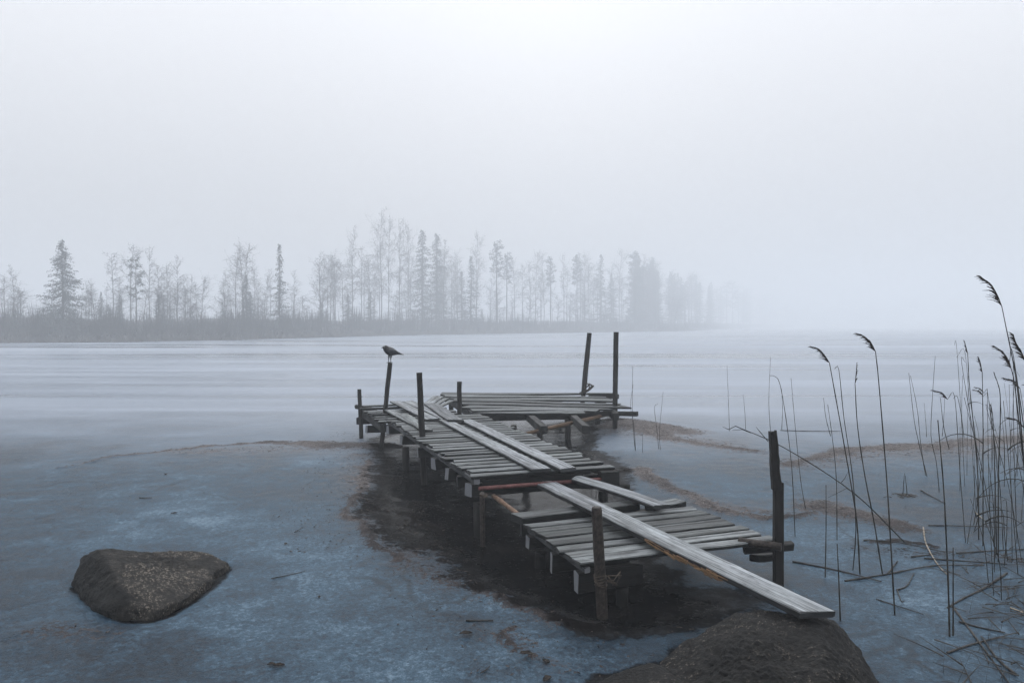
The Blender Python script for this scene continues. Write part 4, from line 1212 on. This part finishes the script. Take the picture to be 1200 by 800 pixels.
# ---- tree makers: unit height 1 (metres set by scale), trunk and crown as two meshes
def bare_tree(seed, spread=.20, first=.35, nbr=26, lean=0.0, double=False):
    rr = random.Random(seed)
    tr, cr = MB(), MB()
    def trunk(ln, off):
        pts = []
        for i in range(14):
            t = i / 13
            pts.append(Vector((off + ln * t * t + .018 * mnoise.noise(Vector((seed * 3.1, t * 2.5, off))), .018 * mnoise.noise(Vector((seed * 1.7 + 9, t * 2.5, off))), t * .97)))
        tube(tr, pts, [.0075 * (1 - t / 13.4) ** .9 + .0006 for t in range(14)], 6, tint=1)
        return pts
    stems = [trunk(lean, 0)]
    if double: stems.append(trunk(-lean + .05, .03))
    def wander(p, d, ln, n, bend, lift):
        out = [p.copy()]; q = p.copy()
        for s in range(n):
            d = (d + Vector((rr.gauss(0, bend), rr.gauss(0, bend), rr.gauss(lift, bend)))).normalized()
            q = q + d * ln / n; out.append(q.copy())
        return out, d
    for pts in stems:
        for k in range(nbr):
            t = first + (.985 - first) * ((k + rr.random()) / nbr)
            f = t * 13; i = min(int(f), 12)
            p = pts[i].lerp(pts[i + 1], f - i)
            a = rr.uniform(0, 6.283)
            u_ = (t - first) / (1 - first)
            ln = spread * rr.uniform(.45, 1.3) * (.55 + 1.3 * u_ * (1 - u_) * 1.6) * (1.15 - .5 * u_)
            el = rr.uniform(.35, 1.15)
            d = Vector((math.cos(a) * math.cos(el), math.sin(a) * math.cos(el), math.sin(el)))
            br, dd = wander(p, d, ln, 5, .16, .04)
            tube(cr, br, [.0021, .0018, .0015, .0012, .0009, .0006], 3, cap=False, tint=1)
            for s in range(8):
                o = br[rr.randint(1, 5)]
                d2 = (dd + Vector((rr.gauss(0, .7), rr.gauss(0, .7), rr.gauss(.0, .5)))).normalized()
                l2 = ln * rr.uniform(.22, .6)
                b2, d2 = wander(o, d2, l2, 3, .22, -.06)
                tube(cr, b2, [.0009, .0008, .0007, .0004], 3, cap=False, tint=1)
                for z_ in range(5):
                    d3 = (d2 + Vector((rr.gauss(0, .8), rr.gauss(0, .8), rr.gauss(-.15, .6)))).normalized()
                    s3 = b2[rr.randint(0, 2)].lerp(b2[3], rr.random())
                    tube(cr, [s3, s3 + d3 * l2 * rr.uniform(.25, .6)], [.0006, .0004], 3, cap=False, tint=1)
    return tr, cr

def spruce(seed, width=.2, low=.06, dens=1.0, gap=.0, power=1.0):
    rr = random.Random(seed)
    tr, cr = MB(), MB()
    tube(tr, [Vector((.005 * math.sin(i * .9 + seed), 0, i / 10)) for i in range(11)], [.012 * (1 - i / 10.4) + .0006 for i in range(11)], 6, tint=1)
    nb_ = int(330 * dens)
    for k in range(nb_):
        t = low + (1 - low) * ((k + rr.random()) / nb_) ** 1.1
        a = rr.uniform(0, 6.283)
        lump = mnoise.noise(Vector((math.cos(a) * .9 + seed * 2.3, math.sin(a) * .9, t * 6.5)))
        if rr.random() < gap + max(0, -lump) * .9: continue
        rad = width * ((1 - t) ** power) * (1 + .55 * lump) + .010
        ln = rad * rr.uniform(.55, 1.2)
        dirh = Vector((math.cos(a), math.sin(a), 0)); sid = Vector((-math.sin(a), math.cos(a), 0))
        p0 = Vector((0, 0, t))
        droop = rr.uniform(.15, .6); up = rr.uniform(.0, .35)
        npt = max(4, int(ln / .0085))
        for s in range(npt):
            f = (s + .5) / npt
            c = p0 + dirh * (ln * f) + Vector((0, 0, (-droop * f + up * f * f) * ln))
            for z_ in range(3):
                wd = (.55 + .45 * math.sin(f * 3.0)) 
                hl = rr.uniform(.004, .011); hw = rr.uniform(.002, .005)
                tw = rr.choice((-1, 1)) * rr.uniform(.3, 1.3)
                ex = (dirh * math.cos(tw) + sid * math.sin(tw)) * hl * wd + Vector((0, 0, -rr.uniform(.0, .011)))
                ey = Vector((rr.gauss(0, 1), rr.gauss(0, 1), rr.gauss(0, 1))).normalized() * hw
                cc = c + Vector((rr.gauss(0, .004), rr.gauss(0, .004), rr.gauss(0, .005)))
                n0 = len(cr.v)
                cr.v += [tuple(cc), tuple(cc + ex * .6 + ey), tuple(cc + ex * 1.7), tuple(cc + ex * .6 - ey)]
                cr.face((n0, n0 + 1, n0 + 2, n0 + 3))
    return tr, cr

def pine(seed, first=.5, width=.13):
    rr = random.Random(seed)
    tr, cr = MB(), MB()
    pts = [Vector((.015 * mnoise.noise(Vector((seed, i * .4, 0))), .01 * mnoise.noise(Vector((seed, i * .4, 7))), i / 10 * .97)) for i in range(11)]
    tube(tr, pts, [.011 * (1 - i / 11.5) + .001 for i in range(11)], 6, tint=1)
    for k in range(30):
        t = first + (1 - first) * (k + rr.random()) / 30
        i = min(int(t * 10), 9); p = pts[i].lerp(pts[i + 1], t * 10 - i)
        a = rr.uniform(0, 6.28); ln = width * rr.uniform(.4, 1.1) * (1.1 - .7 * abs((t - first) / (1 - first) - .35))
        d = Vector((math.cos(a), math.sin(a), rr.uniform(.0, .5)))
        e = p + d * ln
        tube(tr, [p, p.lerp(e, .5), e], [.003, .002, .001], 3, cap=False, tint=1)
        for s in range(34):
            c = p.lerp(e, rr.uniform(.45, 1.05)) + Vector((rr.gauss(0, .016), rr.gauss(0, .016), rr.gauss(.004, .011)))
            n0 = len(cr.v); q = rr.uniform(.006, .012)
            r1 = Vector((rr.gauss(0, 1), rr.gauss(0, 1), rr.gauss(0, 1))).normalized() * q; r2 = r1.orthogonal().normalized() * q * .7
            cr.v += [tuple(c - r1), tuple(c + r2), tuple(c + r1), tuple(c - r2)]
            cr.face((n0, n0 + 1, n0 + 2, n0 + 3))
    return tr, cr

PROTO = {}
def proto(kind, tr, cr, mt, mc):
    PROTO[kind] = (tr.mesh('trunk', mt), cr.mesh('crown', mc))
for k in range(4): proto('bare%d' % k, *bare_tree(20 + k, .20 + .03 * (k % 3), .20 + .10 * (k % 2), 34, .03 * (k - 1.5)), M['bark'], M['twig'])
proto('birch0', *bare_tree(41, .16, .36, 28, .02), M['birch'], M['twig'])
proto('birch1', *bare_tree(42, .14, .45, 24, -.02), M['birch'], M['twig'])
proto('wide0', *bare_tree(51, .32, .22, 38, .10), M['bark'], M['twig'])
proto('twin0', *bare_tree(52, .24, .24, 30, .12, True), M['bark'], M['twig'])
proto('spruce_broad', *spruce(61, .33, .03, 1.35, .05, .80), M['bark'], M['needle'])
proto('spruce_slim', *spruce(62, .125, .05, .9, .05, .75), M['bark'], M['needle'])
proto('spruce_tall', *spruce(63, .135, .10, 1.0, .08, .5), M['bark'], M['needle'])
proto('spruce_mid', *spruce(64, .21, .05, 1.0, .08, .8), M['bark'], M['needle'])
proto('pine0', *pine(71, .42, .14), M['bark'], M['pineneedle'])
proto('pine1', *pine(72, .6, .10), M['bark'], M['pineneedle'])

def tree(kind, x, back, top_y, label, group, name=None, wide=1.0):
    d = shore_depth(x) + back
    p = Q(x, 400, d); p.z = bank_h(back) - .2
    ztop = Q(x, top_y, d).z
    h = max(1.5, ztop - p.z)
    nm = name or ('spruce_tree' if 'spruce' in kind else 'pine_tree' if 'pine' in kind else 'bare_tree')
    o = bpy.data.objects.new(nm, None); COL.objects.link(o)
    o.location = p; o.rotation_euler = (0, 0, R.uniform(-.5, .5) if 'wide' in kind or 'twin' in kind else R.uniform(0, 6.28)); o.scale = (h * wide, h * wide, h)
    tag(o, label, 'tree', group)
    for nm2, me_ in zip(('trunk', 'crown'), PROTO[kind]):
        c = bpy.data.objects.new(nm2, me_); COL.objects.link(c); c.parent = o
    return o, h
TG = 'trees on the far shore'
top_h = 0
TREES = [
    ('spruce_broad', 74, 6, 281, 'broad dark spruce, the widest tree on the far shore at left', 1.0),
    ('bare0', 17, 14, 312, 'bare round-topped tree left of the broad dark spruce', .9),
    ('bare1', 5, 22, 322, 'thin bare tree second to the left of the broad spruce', 1.0),
    ('bare2', -14, 16, 318, 'bare tree cut by the left edge of the picture', 1.0),
    ('spruce_mid', 119, 14, 342, 'small blurred spruce directly right of the broad spruce', 1.0),
    ('birch1', 134, 10, 294, 'straight thin bare tree, first tall trunk right of the broad spruce', .9),
    ('spruce_mid', 141, 8, 345, 'small dark spruce at the foot of the first tall trunk', .9),
    ('pine0', 160, 12, 301, 'open layered pine among bare trunks right of the broad spruce', .9),
    ('bare3', 153, 18, 287, 'tall bare tree behind the open layered pine', .9),
    ('birch0', 175, 16, 292, 'tall bare tree just right of the open layered pine', .8),
    ('spruce_slim', 186, 7, 345, 'low slim spruce right of the open layered pine', 1.3),
    ('birch1', 187, 15, 309, 'bare pole-like trunk above the low slim spruce', .8),
    ('birch0', 208, 12, 303, 'straight bare trunk midway between pine and leaning trees', .9),
    ('bare1', 197, 20, 309, 'faint bare tree left of the midway bare trunk', .9),
    ('wide0', 236, 10, 326, 'bare spreading tree bending right, before the small round spruce', .8),
    ('bare2', 230, 20, 332, 'faint bare tree behind the bending spreading tree', .9),
    ('spruce_mid', 261, 7, 354, 'small round dark spruce between the two leaning bare trees', 1.0),
    ('twin0', 284, 10, 287, 'large bare birch with crossing leaning stems', .75),
    ('bare0', 276, 20, 293, 'bare tree hidden behind the large crossing birch', .9),
    ('spruce_mid', 289, 6, 322, 'dark spruce growing under the large crossing birch', .9),
    ('wide0', 312, 8, 325, 'bare tree leaning left beside the narrow spruce', .45),
    ('spruce_slim', 328, 6, 286, 'narrow pointed spruce standing alone, the slimmest on the shore', 1.0),
    ('bare1', 375, 10, 298, 'first bare tree right of the narrow pointed spruce', .9),
    ('bare2', 388, 16, 306, 'second bare tree right of the narrow pointed spruce', .85),
    ('bare3', 402, 12, 306, 'third bare tree right of the narrow pointed spruce', .85),
    ('bare0', 413, 28, 266, 'very faint tall bare tree left of the highest crown', .6),
    ('birch0', 424, 16, 292, 'fourth bare tree right of the narrow pointed spruce', .8),
    ('birch1', 434, 12, 296, 'bare trunk left of the highest crown', .8),
    ('bare0', 447, 26, 246, 'highest bare tree, its crown fading into the fog', .65),
    ('bare2', 456, 20, 256, 'bare tree pressed against the highest one', .6),
    ('birch0', 468, 14, 262, 'tall bare trunk first to the left of the dense spruces', .7),
    ('bare1', 478, 18, 262, 'tall faint bare crown touching the dense spruces', .6),
    ('spruce_tall', 495, 10, 270, 'tall dense spruce, left one of the dark central pair', 1.0),
    ('spruce_tall', 512, 12, 274, 'tall dense spruce, right one of the dark central pair', 1.0),
    ('birch1', 520, 16, 278, 'bare top just behind the right central spruce', .7),
    ('spruce_slim', 541, 12, 318, 'slim lower spruce first right of the dark central pair', 1.2),
    ('spruce_slim', 552, 10, 300, 'slim dark spruce under the pale high crown', 1.2),
    ('bare3', 558, 22, 272, 'pale high bare crown right of the dark central pair', .6),
    ('pine1', 582, 14, 282, 'tall pine with a bare trunk and small top', .9),
    ('pine1', 594, 20, 296, 'shorter pine beside the tall bare-trunked pine', .9),
    ('birch0', 612, 14, 312, 'bare tree first right of the two pines', .85),
    ('bare0', 622, 20, 308, 'bare tree second right of the two pines', .8),
    ('birch1', 634, 14, 318, 'bare tree third right of the two pines', .85),
    ('pine1', 645, 16, 300, 'thin topped pine third of the slender pines', .8),
    ('birch0', 661, 16, 300, 'slender bare trunk right of the thin topped pine', .7),
    ('pine1', 676, 18, 298, 'blurred slender pine left of the cone-shaped spruce', .8),
    ('bare2', 690, 14, 306, 'bare tree touching the cone-shaped spruce on its left', .8),
    ('spruce_mid', 704, 16, 298, 'cone-shaped hazy spruce, last clear spruce before the shore fades', 1.0),
    ('spruce_mid', 716, 12, 320, 'lower spruce right of the cone-shaped one', 1.0),
    ('bare1', 728, 20, 322, 'faint bare tree in the gap after the cone-shaped spruce', .9),
    ('spruce_tall', 744, 26, 294, 'tall hazy spruce at the left of the fading grove', 1.1),
]
for kind, x, back, ty, lab, wd_ in TREES:
    o, h = tree(kind, x, back, ty, lab, TG, wide=wd_)
    top_h = max(top_h, o.location.z + h)
for k in range(60):
    x = R.triangular(736, 868, 752); back = R.uniform(4, 34) + max(0, x - 745) * .9
    ty = 298 + (x - 744) * .36 + R.uniform(-4, 24)
    kind = R.choice(['bare0', 'bare1', 'bare2', 'bare3', 'spruce_tall', 'spruce_mid', 'spruce_slim', 'pine0'])
    o, h = tree(kind, x, back, ty, 'hazy tree merged into the fading grove where the shore dissolves', 'trees of the fading grove', wide=1.0)
    top_h = max(top_h, o.location.z + h)
for k in range(30):
    x = R.uniform(815, 960); back = R.uniform(8, 70)
    ty = 322 + (x - 815) * .25 + R.uniform(-4, 12)
    kind = R.choice(['bare0', 'bare2', 'spruce_tall', 'spruce_mid', 'pine0'])
    o, h = tree(kind, x, back, ty, 'almost invisible tree far back in the fog', 'trees lost in the fog', wide=1.0)
    top_h = max(top_h, o.location.z + h)
for k in range(70):   # the thin wood standing behind the front row
    x = R.uniform(100, 735); back = R.uniform(18, 60)
    tree(R.choice(['bare0', 'bare1', 'bare2', 'bare3', 'birch0', 'birch1', 'birch0', 'birch1']), x, back, R.uniform(292, 330) if x > 360 else R.uniform(312, 342), 'faint slim tree of the thin wood behind the front row', 'trees of the thin wood behind the front row', wide=.9)
for k in range(90):   # young growth under the tall trees
    x = R.uniform(-20, 800); back = R.uniform(3, 22)
    tree(R.choice(['bare0', 'bare1', 'bare2', 'bare3', 'wide0', 'spruce_mid', 'bare0', 'bare2']), x, back, R.uniform(336, 366), 'young tree of the hazy understorey below the tall trees', 'young trees of the understorey', wide=1.5)
for k in range(30):   # outside the frame, left, so that a step to the side still sees the wood
    x = R.uniform(-330, -30)
    tree(R.choice(['bare0', 'bare1', 'bare3', 'spruce_mid', 'birch0']), x, R.uniform(6, 24), R.uniform(295, 335), 'bare or dark tree of the wood beyond the left edge', 'trees beyond the left edge')
print('tallest', top_h)

# ------------------------------------------------------------------ fog
HT = max(24.0, top_h + 1.0)
bm = bmesh.new(); bmesh.ops.create_cube(bm, size=1)
me = bpy.data.meshes.new('haze'); bm.to_mesh(me); bm.free()
hz = bpy.data.objects.new('haze', me); COL.objects.link(hz)
hz.scale = (1900, 1900, HT + 1.6); hz.location = (0, 0, (HT - 1.6) / 2)
m = bpy.data.materials.new('fog'); m.use_nodes = True; nt = m.node_tree; nt.nodes.clear()
out = nt.nodes.new('ShaderNodeOutputMaterial'); pv = nt.nodes.new('ShaderNodeVolumePrincipled')
pv.inputs['Color'].default_value = (.93, .964, .996, 1)
pv.inputs['Density'].default_value = 0.0057
pv.inputs['Anisotropy'].default_value = 0.1
nt.links.new(pv.outputs[0], out.inputs['Volume'])
me.materials.append(m)
tag(hz, 'pale even winter fog over the lake', 'fog', kind='stuff')

# ------------------------------------------------------------------ sky and sun
SUN_EL, SUN_AZ = math.radians(24), math.radians(3)
w = bpy.data.worlds.new('World'); C.world = w; w.use_nodes = True
nt = w.node_tree; g = N(nt)
bg = nt.nodes['Background']
sky = g.add('ShaderNodeTexSky', sky_type='NISHITA'); sky.sun_disc = False
sky.sun_elevation = SUN_EL; sky.sun_rotation = SUN_AZ
sky.air_density = 1.0; sky.dust_density = 2.0; sky.ozone_density = 1.0
hs = g.add('ShaderNodeHueSaturation'); hs.inputs['Saturation'].default_value = .25
g.link(sky.outputs[0], hs.inputs['Color'])
# standard overcast sky: the zenith is brighter than the horizon
tc = g.add('ShaderNodeTexCoord').outputs['Generated']
sz = g.add('ShaderNodeSeparateXYZ'); g.link(tc, sz.inputs[0])
el = g.math('MAXIMUM', sz.outputs[2], 0.0)
ov = g.math('ADD', 4.7, g.math('MULTIPLY', el, 15.5))
cc = g.add('ShaderNodeCombineColor')
for i, k in enumerate((.972, .985, 1.026)): g.link(g.math('MULTIPLY', ov, k), cc.inputs[i])
col = g.mix(.972, hs.outputs[0], cc.outputs[0])
g.link(col, bg.inputs[0]); bg.inputs[1].default_value = .099
sl = bpy.data.lights.new('sun', 'SUN'); sl.energy = .5; sl.angle = math.radians(50); sl.color = (1, .97, .93)
so = bpy.data.objects.new('sun', sl); COL.objects.link(so)
dv = Vector((math.sin(SUN_AZ) * math.cos(SUN_EL), math.cos(SUN_AZ) * math.cos(SUN_EL), math.sin(SUN_EL)))
so.rotation_euler = dv.to_track_quat('Z', 'Y').to_euler()

C.view_settings.view_transform = 'Standard'; C.view_settings.look = 'None'
C.view_settings.exposure = 0; C.view_settings.gamma = 1
C.render.engine = 'CYCLES'
C.cycles.volume_bounces = 5
C.cycles.max_bounces = 10
C.cycles.diffuse_bounces = 3
C.cycles.glossy_bounces = 3
C.cycles.use_denoising = True
C.cycles.denoising_prefilter = 'FAST'
